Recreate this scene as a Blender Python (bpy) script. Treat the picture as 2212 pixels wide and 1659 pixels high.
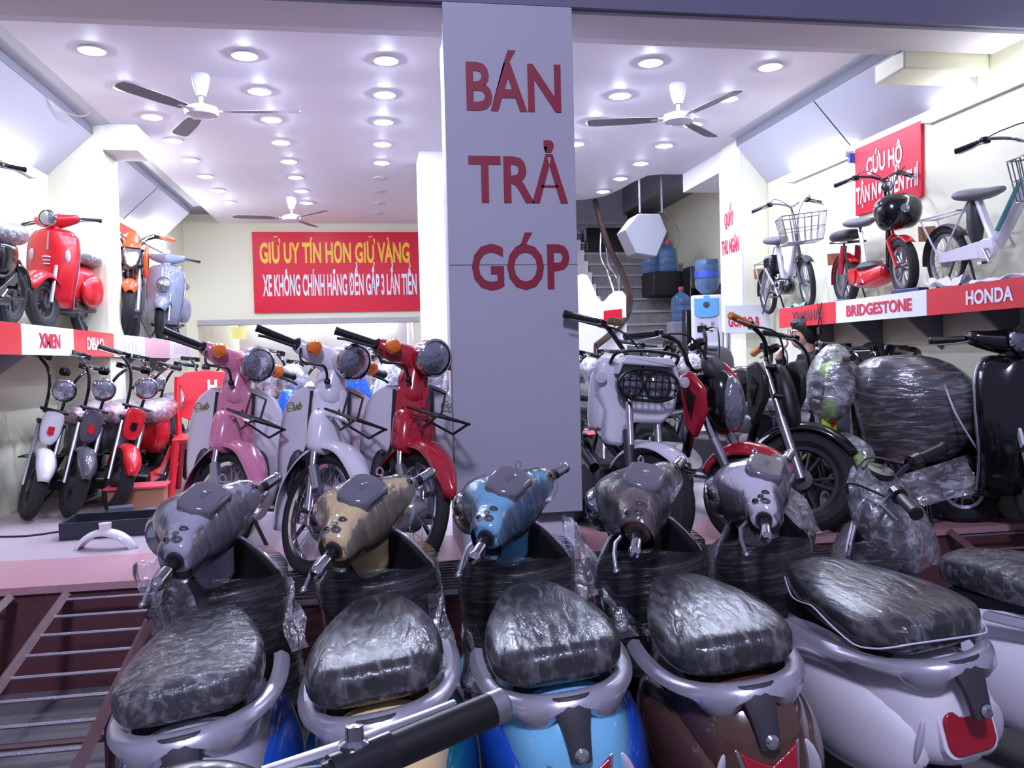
import bpy, bmesh, math, random
from mathutils import Matrix, Vector, Euler

SC = bpy.context.scene
for _o in list(bpy.data.objects):
    bpy.data.objects.remove(_o)
COL = SC.collection
PI = math.pi
R = math.radians

# ---------------------------------------------------------------- camera
# world: x along the shop front, y into the shop, z up; metres; street at z = 0
cam_d = bpy.data.cameras.new('camera')
cam_d.sensor_width = 36.0
cam_d.lens = 36.0 * 1800.0 / 2212.0
cam_d.clip_start = 0.05
cam = bpy.data.objects.new('camera', cam_d)
COL.objects.link(cam)
YAW, PITCH, ROLL = R(9.4), R(1.7), R(1.4)
_fw = Vector((math.sin(YAW), math.cos(YAW), 0)); _rt = Vector((math.cos(YAW), -math.sin(YAW), 0)); _up = Vector((0, 0, 1))
_f2 = _fw * math.cos(PITCH) - _up * math.sin(PITCH)
_u2 = _up * math.cos(PITCH) + _fw * math.sin(PITCH)
_r3 = _rt * math.cos(ROLL) - _u2 * math.sin(ROLL)
_u3 = _u2 * math.cos(ROLL) + _rt * math.sin(ROLL)
_m = Matrix.Identity(4)
for _i in range(3):
    _m[_i][0], _m[_i][1], _m[_i][2] = _r3[_i], _u3[_i], -_f2[_i]
_m[0][3], _m[1][3], _m[2][3] = 0.0, 0.0, 1.5
cam.matrix_world = _m
SC.camera = cam

# ---------------------------------------------------------------- world, exposure
SC.view_settings.view_transform = 'Standard'
SC.view_settings.look = 'None'
SC.view_settings.gamma = 1.0
SC.view_settings.use_curve_mapping = False
SC.view_settings.exposure = 0.3
SC.cycles.max_bounces = 8
SC.cycles.diffuse_bounces = 3
SC.cycles.glossy_bounces = 3
SC.cycles.transmission_bounces = 4
SC.cycles.transparent_max_bounces = 14
SC.cycles.caustics_reflective = False
SC.cycles.caustics_refractive = False
SC.cycles.sample_clamp_indirect = 4.0
W = bpy.data.worlds.new('night_sky_glow')
SC.world = W
W.use_nodes = True
_bg = W.node_tree.nodes['Background']
_bg.inputs[0].default_value = (0.60, 0.60, 1.0, 1)
_bg.inputs[1].default_value = 0.29

def area_light(name, loc, rot, size, power, color, size_y=None, shape='RECTANGLE', parent=None, spread=None):
    d = bpy.data.lights.new(name, 'AREA')
    d.energy = power; d.color = color; d.size = size
    d.shape = shape
    if size_y: d.size_y = size_y
    if spread: d.spread = spread
    o = bpy.data.objects.new(name, d); COL.objects.link(o)
    o.location = loc; o.rotation_euler = rot
    if parent: o.parent = parent
    return o

# assumed street light, unseen, added behind the camera to brighten the foreground
area_light('assumed_street_light', (-0.8, -2.6, 6.5), (R(22), 0, R(-8)), 0.9, 410, (0.70, 0.71, 1.0), 1.0)

# ---------------------------------------------------------------- materials
def lin(c):
    return c / 12.92 if c <= 0.04045 else ((c + 0.055) / 1.055) ** 2.4
def rgb(h):
    h = h.lstrip('#')
    return tuple(lin(int(h[i:i + 2], 16) / 255) for i in (0, 2, 4)) + (1.0,)
MATS = {}
def mat(name, col, rough=0.5, metal=0.0, coat=0.0, spec=0.5, bump=0.0, bscale=60.0, var=0.0, vscale=8.0, emit=0.0, trans=0.0, ior=1.45, stretch=None):
    if name in MATS: return MATS[name]
    m = bpy.data.materials.new(name); m.use_nodes = True
    nt = m.node_tree; b = nt.nodes['Principled BSDF']
    c = rgb(col) if isinstance(col, str) else tuple(col) + (1.0,)
    b.inputs['Base Color'].default_value = c
    b.inputs['Roughness'].default_value = rough
    b.inputs['Metallic'].default_value = metal
    b.inputs['Specular IOR Level'].default_value = spec
    if coat:
        b.inputs['Coat Weight'].default_value = coat
        b.inputs['Coat Roughness'].default_value = 0.06
    if trans:
        b.inputs['Transmission Weight'].default_value = trans
        b.inputs['IOR'].default_value = ior
    if emit:
        b.inputs['Emission Color'].default_value = c
        b.inputs['Emission Strength'].default_value = emit
    tc = nt.nodes.new('ShaderNodeTexCoord')
    src = tc.outputs['Object']
    if stretch:
        mp = nt.nodes.new('ShaderNodeMapping'); mp.inputs['Scale'].default_value = stretch
        nt.links.new(src, mp.inputs[0]); src = mp.outputs[0]
    if var:
        n = nt.nodes.new('ShaderNodeTexNoise'); n.inputs['Scale'].default_value = vscale; n.inputs['Detail'].default_value = 5
        nt.links.new(src, n.inputs['Vector'])
        mx = nt.nodes.new('ShaderNodeMix'); mx.data_type = 'RGBA'
        mx.inputs[6].default_value = tuple(x * (1 - var) for x in c[:3]) + (1,)
        mx.inputs[7].default_value = tuple(min(1, x * (1 + var)) for x in c[:3]) + (1,)
        nt.links.new(n.outputs['Fac'], mx.inputs[0]); nt.links.new(mx.outputs[2], b.inputs['Base Color'])
    if bump:
        n2 = nt.nodes.new('ShaderNodeTexNoise'); n2.inputs['Scale'].default_value = bscale; n2.inputs['Detail'].default_value = 3
        nt.links.new(src, n2.inputs['Vector'])
        bp = nt.nodes.new('ShaderNodeBump'); bp.inputs['Strength'].default_value = bump; bp.inputs['Distance'].default_value = 0.01
        nt.links.new(n2.outputs['Fac'], bp.inputs['Height']); nt.links.new(bp.outputs[0], b.inputs['Normal'])
    MATS[name] = m
    return m

def film(name, haze=0.10, gloss=0.16, rough=0.12, bump=0.9, scale=26.0, stretch=(1, 1, 1), tint=(0.96, 0.96, 0.98), ior=1.5):
    """thin clear wrapping plastic: mostly see-through, wrinkled sheen, a little milky"""
    if name in MATS: return MATS[name]
    m = bpy.data.materials.new(name); m.use_nodes = True
    nt = m.node_tree; nt.nodes.clear()
    out = nt.nodes.new('ShaderNodeOutputMaterial')
    tr = nt.nodes.new('ShaderNodeBsdfTransparent'); tr.inputs[0].default_value = tint + (1,)
    gl = nt.nodes.new('ShaderNodeBsdfGlossy'); gl.inputs['Roughness'].default_value = rough; gl.inputs[0].default_value = (1, 1, 1, 1)
    df = nt.nodes.new('ShaderNodeBsdfDiffuse'); df.inputs[0].default_value = (0.86, 0.85, 0.92, 1)
    tc = nt.nodes.new('ShaderNodeTexCoord')
    mp = nt.nodes.new('ShaderNodeMapping'); mp.inputs['Scale'].default_value = stretch
    nt.links.new(tc.outputs['Object'], mp.inputs[0])
    n = nt.nodes.new('ShaderNodeTexNoise'); n.inputs['Scale'].default_value = scale; n.inputs['Detail'].default_value = 5; n.inputs['Distortion'].default_value = 0.8
    nt.links.new(mp.outputs[0], n.inputs['Vector'])
    bp = nt.nodes.new('ShaderNodeBump'); bp.inputs['Strength'].default_value = bump; bp.inputs['Distance'].default_value = 0.012
    nt.links.new(n.outputs['Fac'], bp.inputs['Height'])
    nt.links.new(bp.outputs[0], gl.inputs['Normal'])
    lw = nt.nodes.new('ShaderNodeFresnel'); lw.inputs['IOR'].default_value = ior
    nt.links.new(bp.outputs[0], lw.inputs['Normal'])
    ad = nt.nodes.new('ShaderNodeMath'); ad.operation = 'ADD'; ad.use_clamp = True
    nt.links.new(lw.outputs[0], ad.inputs[0]); ad.inputs[1].default_value = gloss
    # milky creases
    cr = nt.nodes.new('ShaderNodeValToRGB'); cr.color_ramp.elements[0].position = 0.48; cr.color_ramp.elements[1].position = 0.75
    cr.color_ramp.elements[0].color = (haze * 0.5,) * 3 + (1,); cr.color_ramp.elements[1].color = (min(1, haze * 2.6),) * 3 + (1,)
    nt.links.new(n.outputs['Fac'], cr.inputs[0])
    m1 = nt.nodes.new('ShaderNodeMixShader'); nt.links.new(cr.outputs[0], m1.inputs[0])
    nt.links.new(tr.outputs[0], m1.inputs[1]); nt.links.new(df.outputs[0], m1.inputs[2])
    m2 = nt.nodes.new('ShaderNodeMixShader'); nt.links.new(ad.outputs[0], m2.inputs[0])
    nt.links.new(m1.outputs[0], m2.inputs[1]); nt.links.new(gl.outputs[0], m2.inputs[2])
    nt.links.new(m2.outputs[0], out.inputs[0])
    MATS[name] = m
    return m

# ---------------------------------------------------------------- mesh building
def V(*a): return Vector(a)
class MB:
    def __init__(s): s.v = []; s.f = []
    def add(s, v, f):
        k = len(s.v); s.v += [Vector(p) for p in v]; s.f += [tuple(i + k for i in q) for q in f]; return s
    def box(s, c, d, rot=None):
        h = [x / 2 for x in d]; c = Vector(c)
        vs = [Vector((sx * h[0], sy * h[1], sz * h[2])) for sz in (-1, 1) for sy in (-1, 1) for sx in (-1, 1)]
        if rot is not None: vs = [rot @ p for p in vs]
        return s.add([p + c for p in vs], [(0, 2, 3, 1), (4, 5, 7, 6), (0, 1, 5, 4), (2, 6, 7, 3), (0, 4, 6, 2), (1, 3, 7, 5)])
    def bb(s, a, b):
        return s.box([(a[i] + b[i]) / 2 for i in range(3)], [abs(b[i] - a[i]) for i in range(3)])
    def loft(s, rings, closed=True, cap=(True, True)):
        n = len(rings[0]); k = len(s.v)
        for r in rings: s.v += [Vector(p) for p in r]
        for i in range(len(rings) - 1):
            for j in range(n if closed else n - 1):
                a = k + i * n + j; b = k + i * n + (j + 1) % n
                s.f.append((a, b, b + n, a + n))
        if closed and cap[0]: s.f.append(tuple(k + j for j in range(n))[::-1])
        if closed and cap[1]: s.f.append(tuple(k + (len(rings) - 1) * n + j for j in range(n)))
        return s
    def tube(s, pts, r, n=8, closed=False, flat=None):
        P = [Vector(p) for p in pts]; m = len(P)
        rr = r if isinstance(r, (list, tuple)) else [r] * m
        rings = []; u = None
        for i in range(m):
            if closed: t = P[(i + 1) % m] - P[i - 1]
            elif i == 0: t = P[1] - P[0]
            elif i == m - 1: t = P[-1] - P[-2]
            else: t = (P[i + 1] - P[i]).normalized() + (P[i] - P[i - 1]).normalized()
            if t.length < 1e-9: t = Vector((0, 0, 1))
            t.normalize()
            if u is None:
                a = Vector((0, 0, 1)) if abs(t.z) < 0.9 else Vector((1, 0, 0))
                u = t.cross(a).normalized()
            else:
                u = (u - t * u.dot(t))
                u = u.normalized() if u.length > 1e-6 else t.orthogonal().normalized()
            w = t.cross(u)
            fx = flat or 1.0
            rings.append([P[i] + (u * math.cos(2 * PI * j / n) + w * fx * math.sin(2 * PI * j / n)) * rr[i] for j in range(n)])
        if closed:
            rings.append(rings[0])
            return s.loft(rings, True, (False, False))
        return s.loft(rings)
    def lathe(s, prof, c=(0, 0, 0), ax=(0, 0, 1), n=20, cap=(True, True)):
        a = Vector(ax).normalized(); u = a.orthogonal().normalized(); w = a.cross(u); c = Vector(c)
        rings = [[c + a * z + (u * math.cos(2 * PI * j / n) + w * math.sin(2 * PI * j / n)) * max(r, 1e-4) for j in range(n)] for r, z in prof]
        return s.loft(rings, True, cap)
    def cyl(s, a, b, r, n=14, r2=None):
        return s.tube([a, b], [r, r if r2 is None else r2], n)
    def ell(s, c, r, n=16, m=10, rot=None):
        c = Vector(c); rings = []
        for i in range(m + 1):
            t = -PI / 2 + PI * i / m
            ring = []
            for j in range(n):
                p = Vector((r[0] * math.cos(t) * math.cos(2 * PI * j / n), r[1] * math.cos(t) * math.sin(2 * PI * j / n), r[2] * math.sin(t)))
                if i in (0, m): p *= 1.0
                ring.append(c + (rot @ p if rot is not None else p))
            rings.append(ring)
        return s.loft(rings)
    def torus(s, c, Rr, r, ax=(1, 0, 0), n=36, m=10, wid=1.0, a0=0.0, a1=2 * PI):
        a = Vector(ax).normalized(); c = Vector(c)
        u = Vector((0, 0, 1)) if abs(a.z) < 0.9 else Vector((1, 0, 0))
        u = (u - a * u.dot(a)).normalized(); w = a.cross(u)
        full = abs(a1 - a0 - 2 * PI) < 1e-6
        rings = []
        k = n if full else n + 1
        for i in range(k):
            t = a0 + (a1 - a0) * i / n
            d = u * math.cos(t) + w * math.sin(t)
            rings.append([c + d * (Rr + r * math.cos(2 * PI * j / m)) + a * (r * wid * math.sin(2 * PI * j / m)) for j in range(m)])
        if full:
            rings.append(rings[0]); return s.loft(rings, True, (False, False))
        return s.loft(rings)
    def prism(s, poly, f, h0, h1):
        """poly: list of (u, v); f(u, v, h) -> point"""
        n = len(poly); k = len(s.v)
        s.v += [Vector(f(u, v, h0)) for u, v in poly] + [Vector(f(u, v, h1)) for u, v in poly]
        s.f.append(tuple(k + i for i in range(n))[::-1]); s.f.append(tuple(k + n + i for i in range(n)))
        for i in range(n):
            j = (i + 1) % n; s.f.append((k + i, k + j, k + n + j, k + n + i))
        return s
    def sheet(s, grid):
        n = len(grid[0]); k = len(s.v)
        for r in grid: s.v += [Vector(p) for p in r]
        for i in range(len(grid) - 1):
            for j in range(n - 1):
                a = k + i * n + j; s.f.append((a, a + 1, a + n + 1, a + n))
        return s
    def xf(s, m):
        s.v = [m @ p for p in s.v]; return s
    def merge(s, o):
        return s.add(o.v, o.f)
    def build(s, name, m, parent=None, smooth=35, bevel=0, sub=0, solid=0, wobble=0.0, seed=1, dist=1e-5):
        me = bpy.data.meshes.new(name)
        me.from_pydata([tuple(p) for p in s.v], [], s.f)
        bm = bmesh.new(); bm.from_mesh(me)
        bmesh.ops.remove_doubles(bm, verts=bm.verts, dist=dist)
        bmesh.ops.recalc_face_normals(bm, faces=bm.faces)
        bm.to_mesh(me); bm.free()
        if wobble:
            rnd = random.Random(seed)
            for vv in me.vertices:
                vv.co += Vector((rnd.uniform(-1, 1), rnd.uniform(-1, 1), rnd.uniform(-1, 1))) * wobble
        me.shade_smooth() if smooth else me.shade_flat()
        if smooth: me.set_sharp_from_angle(angle=R(smooth))
        me.materials.append(m)
        o = bpy.data.objects.new(name, me); COL.objects.link(o)
        if parent is not None: o.parent = parent
        if bevel:
            b = o.modifiers.new('bevel', 'BEVEL'); b.width = bevel; b.segments = 2; b.limit_method = 'ANGLE'; b.angle_limit = R(40)
        if solid:
            b = o.modifiers.new('thick', 'SOLIDIFY'); b.thickness = solid; b.offset = 0
        if sub:
            b = o.modifiers.new('smooth', 'SUBSURF'); b.levels = sub; b.render_levels = sub
        return o

def tag(o, label, cat, group=None, kind=None):
    if label: o['label'] = label
    if cat: o['category'] = cat
    if group: o['group'] = group
    if kind: o['kind'] = kind
    return o
def empty(name, label, cat, loc=(0, 0, 0), rz=0.0, group=None, lean=0.0, tilt=0.0, scale=1.0):
    o = bpy.data.objects.new(name, None); COL.objects.link(o)
    o.empty_display_size = 0.2
    o.location = loc
    # heading about z, then lean about the own forward (y) axis, tilt about own x
    o.rotation_euler = (Matrix.Rotation(rz, 3, 'Z') @ Matrix.Rotation(lean, 3, 'Y') @ Matrix.Rotation(tilt, 3, 'X')).to_euler()
    o.scale = (scale,) * 3
    return tag(o, label, cat, group)
def copy_tree(o, parent=None):
    c = o.copy(); COL.objects.link(c)
    if parent is not None: c.parent = parent
    for ch in [x for x in COL.objects if x.parent == o]:
        copy_tree(ch, c)
    return c
def struct(o):
    o['kind'] = 'structure'; return o
def smooth_path(pts, k=6):
    """Catmull-Rom through pts"""
    P = [Vector(p) for p in pts]; out = []
    for i in range(len(P) - 1):
        p0 = P[max(i - 1, 0)]; p1 = P[i]; p2 = P[i + 1]; p3 = P[min(i + 2, len(P) - 1)]
        for j in range(k):
            t = j / k
            out.append(0.5 * ((2 * p1) + (p2 - p0) * t + (2 * p0 - 5 * p1 + 4 * p2 - p3) * t * t + (3 * p1 - p0 - 3 * p2 + p3) * t ** 3))
    out.append(P[-1]); return out
def rrect(w, h, r, n=4):
    out = []
    for cx, cy, a in ((w / 2 - r, h / 2 - r, 0), (-w / 2 + r, h / 2 - r, 90), (-w / 2 + r, -h / 2 + r, 180), (w / 2 - r, -h / 2 + r, 270)):
        for i in range(n + 1):
            t = R(a + 90 * i / n); out.append((cx + r * math.cos(t), cy + r * math.sin(t)))
    return out

# lettering: mesh text fitted to a width and a capital height on a plane
_CAP = {}
def _text_mesh(s, bold, shear=0.0):
    cu = bpy.data.curves.new('lettering', 'FONT'); cu.body = s; cu.size = 1.0; cu.offset = bold; cu.extrude = 0.0; cu.shear = shear
    cu.resolution_u = 3
    ob = bpy.data.objects.new('lettering', cu); COL.objects.link(ob)
    dg = bpy.context.evaluated_depsgraph_get(); dg.update()
    me = bpy.data.meshes.new_from_object(ob.evaluated_get(dg))
    bpy.data.objects.remove(ob); bpy.data.curves.remove(cu)
    return me
def lettering(s, p0, right, up, width, cap, m, parent, name='lettering', bold=0.02, shear=0.0, lift=0.003, thick=0.0015, label=None):
    """p0: lower left of the first capital (baseline)"""
    me = _text_mesh(s, bold, shear)
    if bold not in _CAP:
        h = _text_mesh('H', bold); zs = [v.co.y for v in h.vertices]; _CAP[bold] = (min(zs), max(zs)); bpy.data.meshes.remove(h)
    lo, hi = _CAP[bold]
    xs = [v.co.x for v in me.vertices]
    x0, x1 = min(xs), max(xs)
    right = Vector(right).normalized(); up = Vector(up).normalized(); nrm = right.cross(up)
    p0 = Vector(p0)
    for v in me.vertices:
        a = (v.co.x - x0) / (x1 - x0) * width; b = (v.co.y - lo) / (hi - lo) * cap
        v.co = p0 + right * a + up * b + nrm * lift
    me.materials.clear(); me.materials.append(m); me.name = name; me.shade_flat()
    for poly in me.polygons: poly.material_index = 0
    o = bpy.data.objects.new(name, me); COL.objects.link(o)
    if parent is not None:
        o.parent = parent
    if thick:
        b = o.modifiers.new('thick', 'SOLIDIFY'); b.thickness = thick; b.offset = 0
    if label: o['label'] = label
    return o
# ================================================================ the setting
FZ = 0.5            # shop floor height above the street
m_wall = mat('cream_wall_paint', '#f1eed4', 0.75, bump=0.05, bscale=40)
m_wallw = mat('white_wall_paint', '#eeebf0', 0.7, bump=0.03, bscale=40)
m_ceil = mat('white_ceiling_paint', '#f5f1fa', 0.6)
m_panel = mat('pale_composite_panel', '#b4b3be', 0.4, coat=0.1)
m_gap = mat('dark_grey_edge', '#6d6e78', 0.7)  # plain dark grey of the slope edge band and the board joint
m_seam = mat('dark_seam', '#26262c', 0.8)
m_floor = mat('pale_floor_tile', '#bfaeb6', 0.28, var=0.12, vscale=2.2)
m_gran = mat('red_granite', '#b98a92', 0.35, var=0.25, vscale=90, bump=0.02)
m_riser = mat('dark_red_riser', '#5c3338', 0.55, var=0.3, vscale=14)
m_street = mat('street_concrete', '#6f6a6c', 0.85, var=0.3, vscale=7, bump=0.35, bscale=45)
m_stone = mat('grey_stone_step', '#8a8585', 0.5, var=0.4, vscale=16)
m_grey = mat('grey_render', '#8d8c96', 0.8, var=0.08)
m_out = mat('outside_grey_cladding', '#6c6980', 0.6, bump=0.03, bscale=120)
m_board = mat('grey_white_sign_board', '#aeabba', 0.55, bump=0.04, bscale=150)
m_red = mat('sign_red', '#d81c38', 0.35, spec=0.25)
m_letred = mat('letter_red', '#8e1535', 0.5)
m_letred2 = mat('letter_bright_red', '#d22840', 0.4)
m_white = mat('sign_white', '#e9e8f0', 0.3, coat=0.2)
m_yel = mat('letter_yellow', '#f6c21c', 0.4)
m_blackp = mat('black_plastic', '#141416', 0.42)
m_chrome = mat('chrome', '#d8d8de', 0.12, metal=1.0)

XL, XR, YB = -2.55, 3.66, 12.2
XS = 4.4             # wall beyond the right pier, by the stairs

def st(mb, name, m, **k): return struct(mb.build(name, m, **k))

st(MB().bb((-7, -12, -0.06), (9, 4.2, 0)), 'floor_street', m_street)
st(MB().bb((XL - 0.3, 4.75, 0.02), (XS + 0.3, 16.4, FZ)), 'floor_shop', m_floor)
st(MB().bb((XL - 0.3, 4.15, FZ - 0.035), (XS + 0.3, 4.7495, FZ)), 'trim_1', m_gran)
st(MB().bb((XL - 0.3, 4.17, 0.0), (XS + 0.3, 4.7495, FZ - 0.0355)), 'wall_riser', m_riser)
st(MB().bb((XL - 0.2, 4.15, FZ), (XL, YB, 3.6)), 'wall_left', m_wall)
st(MB().bb((XR, 3.4, FZ), (XR + 0.2, 7.28, 3.6)), 'wall_right', m_wall)
st(MB().bb((XS, 7.2, FZ), (XS + 0.2, 14.0, 5.2)), 'wall_right_stair', m_wall)
# front jambs of the shop opening, out to the neighbours
st(MB().bb((-7, 4.1, 0), (XL - 0.001, 4.45, 5.0)), 'wall_front_left', m_out)
st(MB().bb((XR + 0.201, 4.1, 0), (9, 4.45, 5.0)), 'wall_front_right', m_out)
# front beam
st(MB().bb((-7, 4.1, 3.25), (9, 4.44, 5.0)), 'wall_front_beam', m_out)
st(MB().bb((XL, 4.1405, 3.232), (XR, 4.4405, 3.2495)), 'trim_2', mat('beige_soffit', '#e2dbe0', 0.7))
st(MB().bb((3.1, 4.46, 3.14), (XR - 0.002, 4.75, 3.249)), 'trim_3', m_wall, bevel=0.01)
st(MB().bb((XL, 4.4405, 3.2505), (XS, 4.5605, 3.66)), 'wall_front_lintel', m_wallw)
# ceiling with the rounded stair opening at the right
cp = [(-2.06, 4.56), (3.28, 4.56), (3.28, 7.29), (3.45, 7.29), (3.45, 8.86), (3.2, 8.86), (3.06, 8.93), (3.0, 9.3), (2.97, 9.7), (2.9, 10.1), (2.72, 10.32), (2.4, 10.42), (1.3, 10.42), (1.3, YB), (-2.06, YB)]
st(MB().prism(cp, lambda u, v, h: (u, v, h), 3.5, 3.62), 'ceiling', m_ceil, smooth=0)
st(MB().bb((XL, 4.56, 3.62), (XR + 0.1, 8.9, 3.75)), 'ceiling_slab', m_grey)
st(MB().bb((XL, 8.9, 3.62), (1.3, YB, 3.75)), 'ceiling_slab_rear', m_grey)
# sloped composite panels between ceiling and side walls
def slope(xc, xt, xw, y0, y1, n, seams):
    poly = [(xc, 3.5), (xt, 3.475), (xt, 3.405), (xw, 3.075), (xw, 3.62), (xc, 3.62)]
    if xw < xc: pass
    st(MB().prism(poly, lambda u, v, h: (u, h, v), y0, y1), f'ceiling_slope_{n}', m_panel, smooth=0)
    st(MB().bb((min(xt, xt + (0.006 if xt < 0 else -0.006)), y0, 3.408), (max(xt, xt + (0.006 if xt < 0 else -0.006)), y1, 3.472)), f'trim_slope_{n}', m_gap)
    for i, ys in enumerate(seams):
        d = Vector((xw - xt, 0, 3.075 - 3.405)); nrm = Vector((-d.z, 0, d.x)).normalized()
        if nrm.z > 0: nrm = -nrm
        a = Vector((xt, ys, 3.405)) + nrm * 0.001; b = Vector((xw, ys, 3.075)) + nrm * 0.001
        mb = MB().add([a, b, b + V(0, 0.012, 0), a + V(0, 0.012, 0)], [(0, 1, 2, 3)])
        st(mb, f'trim_seam_{n}', m_seam, solid=0.002)
slope(-2.06, -2.2, XL + 0.001, 4.565, 7.285, 1, [])
slope(-2.06, -2.2, XL + 0.001, 7.705, 10.9, 2, [9.35])
slope(3.28, 3.36, XR - 0.001, 4.565, 7.285, 3, [5.92])
# side piers
st(MB().bb((XL, 7.29, FZ), (-2.13, 7.70, 3.6)), 'wall_pier_left', m_wall)
st(MB().bb((-2.1295, 7.30, 3.29), (-1.86, 7.69, 3.4995)), 'wall_pier_left_beam', m_wallw)
st(MB().bb((3.42, 7.29, FZ), (XS, 7.78, 3.62)), 'wall_pier_right', m_wall)
st(MB().bb((3.44, 7.785, 3.3), (XS, 8.85, 3.62)), 'wall_stair_beam', m_wallw)
st(MB().bb((3.9, 8.855, 3.72), (XS, 13.9, 4.1)), 'wall_stair_beam_rear', m_grey)
st(MB().bb((0.485, 8.02, FZ), (1.05, 8.5, 3.5)), 'wall_column', m_wallw)
# back wall with the wide opening into a bright rear room
BO0, BO1, BZ = -2.4, 0.6, 2.08
st(MB().bb((XL - 0.2, YB, FZ), (BO0, YB + 0.25, 3.62)), 'wall_back_left', m_wall)
st(MB().bb((BO0, YB, BZ), (BO1, YB + 0.25, 3.62)), 'wall_back_above', m_wall)
st(MB().bb((BO1, YB, FZ), (2.2, YB + 0.25, 3.62)), 'wall_back_right', m_wall)
m_corn = mat('cornice_grey', '#b3b2b6', 0.6)
st(MB().bb((BO0 + 0.001, YB - 0.035, BZ), (BO1 + 0.06, YB - 0.001, BZ + 0.07)), 'trim_4', m_corn)
st(MB().bb((BO0 - 0.2, YB + 0.26, FZ), (BO0 - 0.05, 16.3, 2.6)), 'wall_rear_left', m_wall)
st(MB().bb((BO1 + 0.05, YB + 0.26, FZ), (BO1 + 0.2, 16.3, 2.6)), 'wall_rear_right', m_wallw)
st(MB().bb((BO0 - 0.2, 16.15, FZ), (BO1 + 0.2, 16.3, 2.6)), 'wall_rear_back', m_wallw)
st(MB().bb((BO0 - 0.2, YB + 0.26, 2.5), (BO1 + 0.2, 16.3, 2.6)), 'ceiling_rear', m_ceil)
# stair well shell
st(MB().bb((2.2, 13.9, FZ), (XS + 0.2, 14.05, 5.2)), 'wall_stair_back', m_grey)
st(MB().bb((2.2, YB + 0.05, FZ), (2.32, 13.9, 5.2)), 'wall_stair_left', m_grey)
st(MB().bb((1.3, 8.8, 5.1), (XS + 0.2, 14.05, 5.2)), 'ceiling_stair', m_grey)
st(MB().bb((1.18, 10.42, 3.625), (1.299, YB, 5.1)), 'wall_stair_side', m_grey)
st(MB().prism([(2.3, 2.65), (2.3, 4.9), (3.98, 4.9), (3.98, 3.6), (3.55, 2.8)], lambda u, v, h: (u, h, v), 12.6, 13.2), 'wall_stair_underside', mat('grey_soffit', '#aaa9b2', 0.8), smooth=0)
# stairs
sb = MB(); lip = MB()
sx0, sx1 = 3.02, XS - 0.002
for i in range(17):
    y = 8.98 + i * 0.2; z = FZ + (i + 1) * 0.178
    sb.bb((sx0, y, FZ + 0.001), (sx1, y + 0.199, z - 0.03))
    lip.bb((sx0 - 0.02, y - 0.02, z - 0.0295), (sx1, y + 0.199, z))
stairs = sb.build('staircase', m_stone, smooth=0)
tag(stairs, 'grey stone staircase rising behind the grey pillar along the right wall', 'staircase')
lip.build('treads', mat('pale_stone_tread', '#a9a4a6', 0.4, var=0.2, vscale=20), stairs, smooth=0)
sk = MB()
poly = []
for i in range(17):
    y = 8.98 + i * 0.2; z = FZ + (i + 1) * 0.178
    poly += [(y - 0.03, z - 0.15), (y - 0.03, z + 0.03)]
poly += [(12.4, 3.52), (12.4, 3.0), (9.2, 0.56)]
sk.prism(poly, lambda u, v, h: (h, u, v), sx0 - 0.07, sx0 - 0.021)
sk.build('white_stringer', m_wallw, stairs, smooth=0)
st(MB().prism([(8.95, FZ), (8.95, FZ + 0.02), (12.15, 3.0), (12.15, FZ)], lambda u, v, h: (h, u, v), sx0 - 0.22, sx0 - 0.075), 'wall_stair_spandrel', m_wallw, smooth=0)
# curved hand rail of the stairs and its balusters
rail = MB().tube(smooth_path([(2.83, 10.3, 3.48), (2.83, 10.0, 3.1), (2.84, 9.7, 2.78), (2.86, 9.3, 2.46), (2.84, 9.0, 2.22), (2.77, 8.8, 2.03), (2.64, 8.6, 1.87), (2.45, 8.5, 1.72), (2.3, 8.45, 1.62)], 6), 0.036, 10).build('stair_handrail', mat('brown_steel_rail', '#5a4542', 0.18, metal=0.7))
tag(rail, 'brown polished curved handrail sweeping down beside the grey stairs', 'handrail')
for q in ([(2.80, 9.95, 3.02), (2.72, 9.7, 2.7), (2.74, 9.5, 2.5), (2.80, 9.4, 2.2)], [(2.82, 9.8, 2.88), (2.78, 9.6, 2.6), (2.83, 9.4, 2.4), (2.86, 9.3, 2.1)], [(2.85, 9.4, 2.52), (2.8, 9.25, 2.2), (2.8, 9.2, 1.85)]):
    MB().tube(smooth_path(q, 4), 0.012, 6).build('baluster', m_chrome, rail)
MB().tube([(2.3, 8.45, 1.63), (2.3, 8.45, FZ)], 0.03, 8).build('newel_post', MATS['brown_steel_rail'], rail)
# white scalloped panel in front of the stair foot
pp = [(1.55, FZ), (1.55, 2.2), (2.02, 2.3), (2.13, 2.36), (2.2, 2.385), (2.26, 2.37), (2.31, 2.27), (2.36, 2.15), (2.41, 2.09), (2.46, 2.1), (2.51, 2.16), (2.57, 2.2), (2.64, 2.2), (2.68, 2.15), (2.68, FZ)]
tag(MB().prism(pp, lambda u, v, h: (u, h, v), 8.6, 8.66).build('balustrade_panel', m_wallw, smooth=0), 'white scalloped panel standing in front of the foot of the stairs', 'panel')

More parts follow.
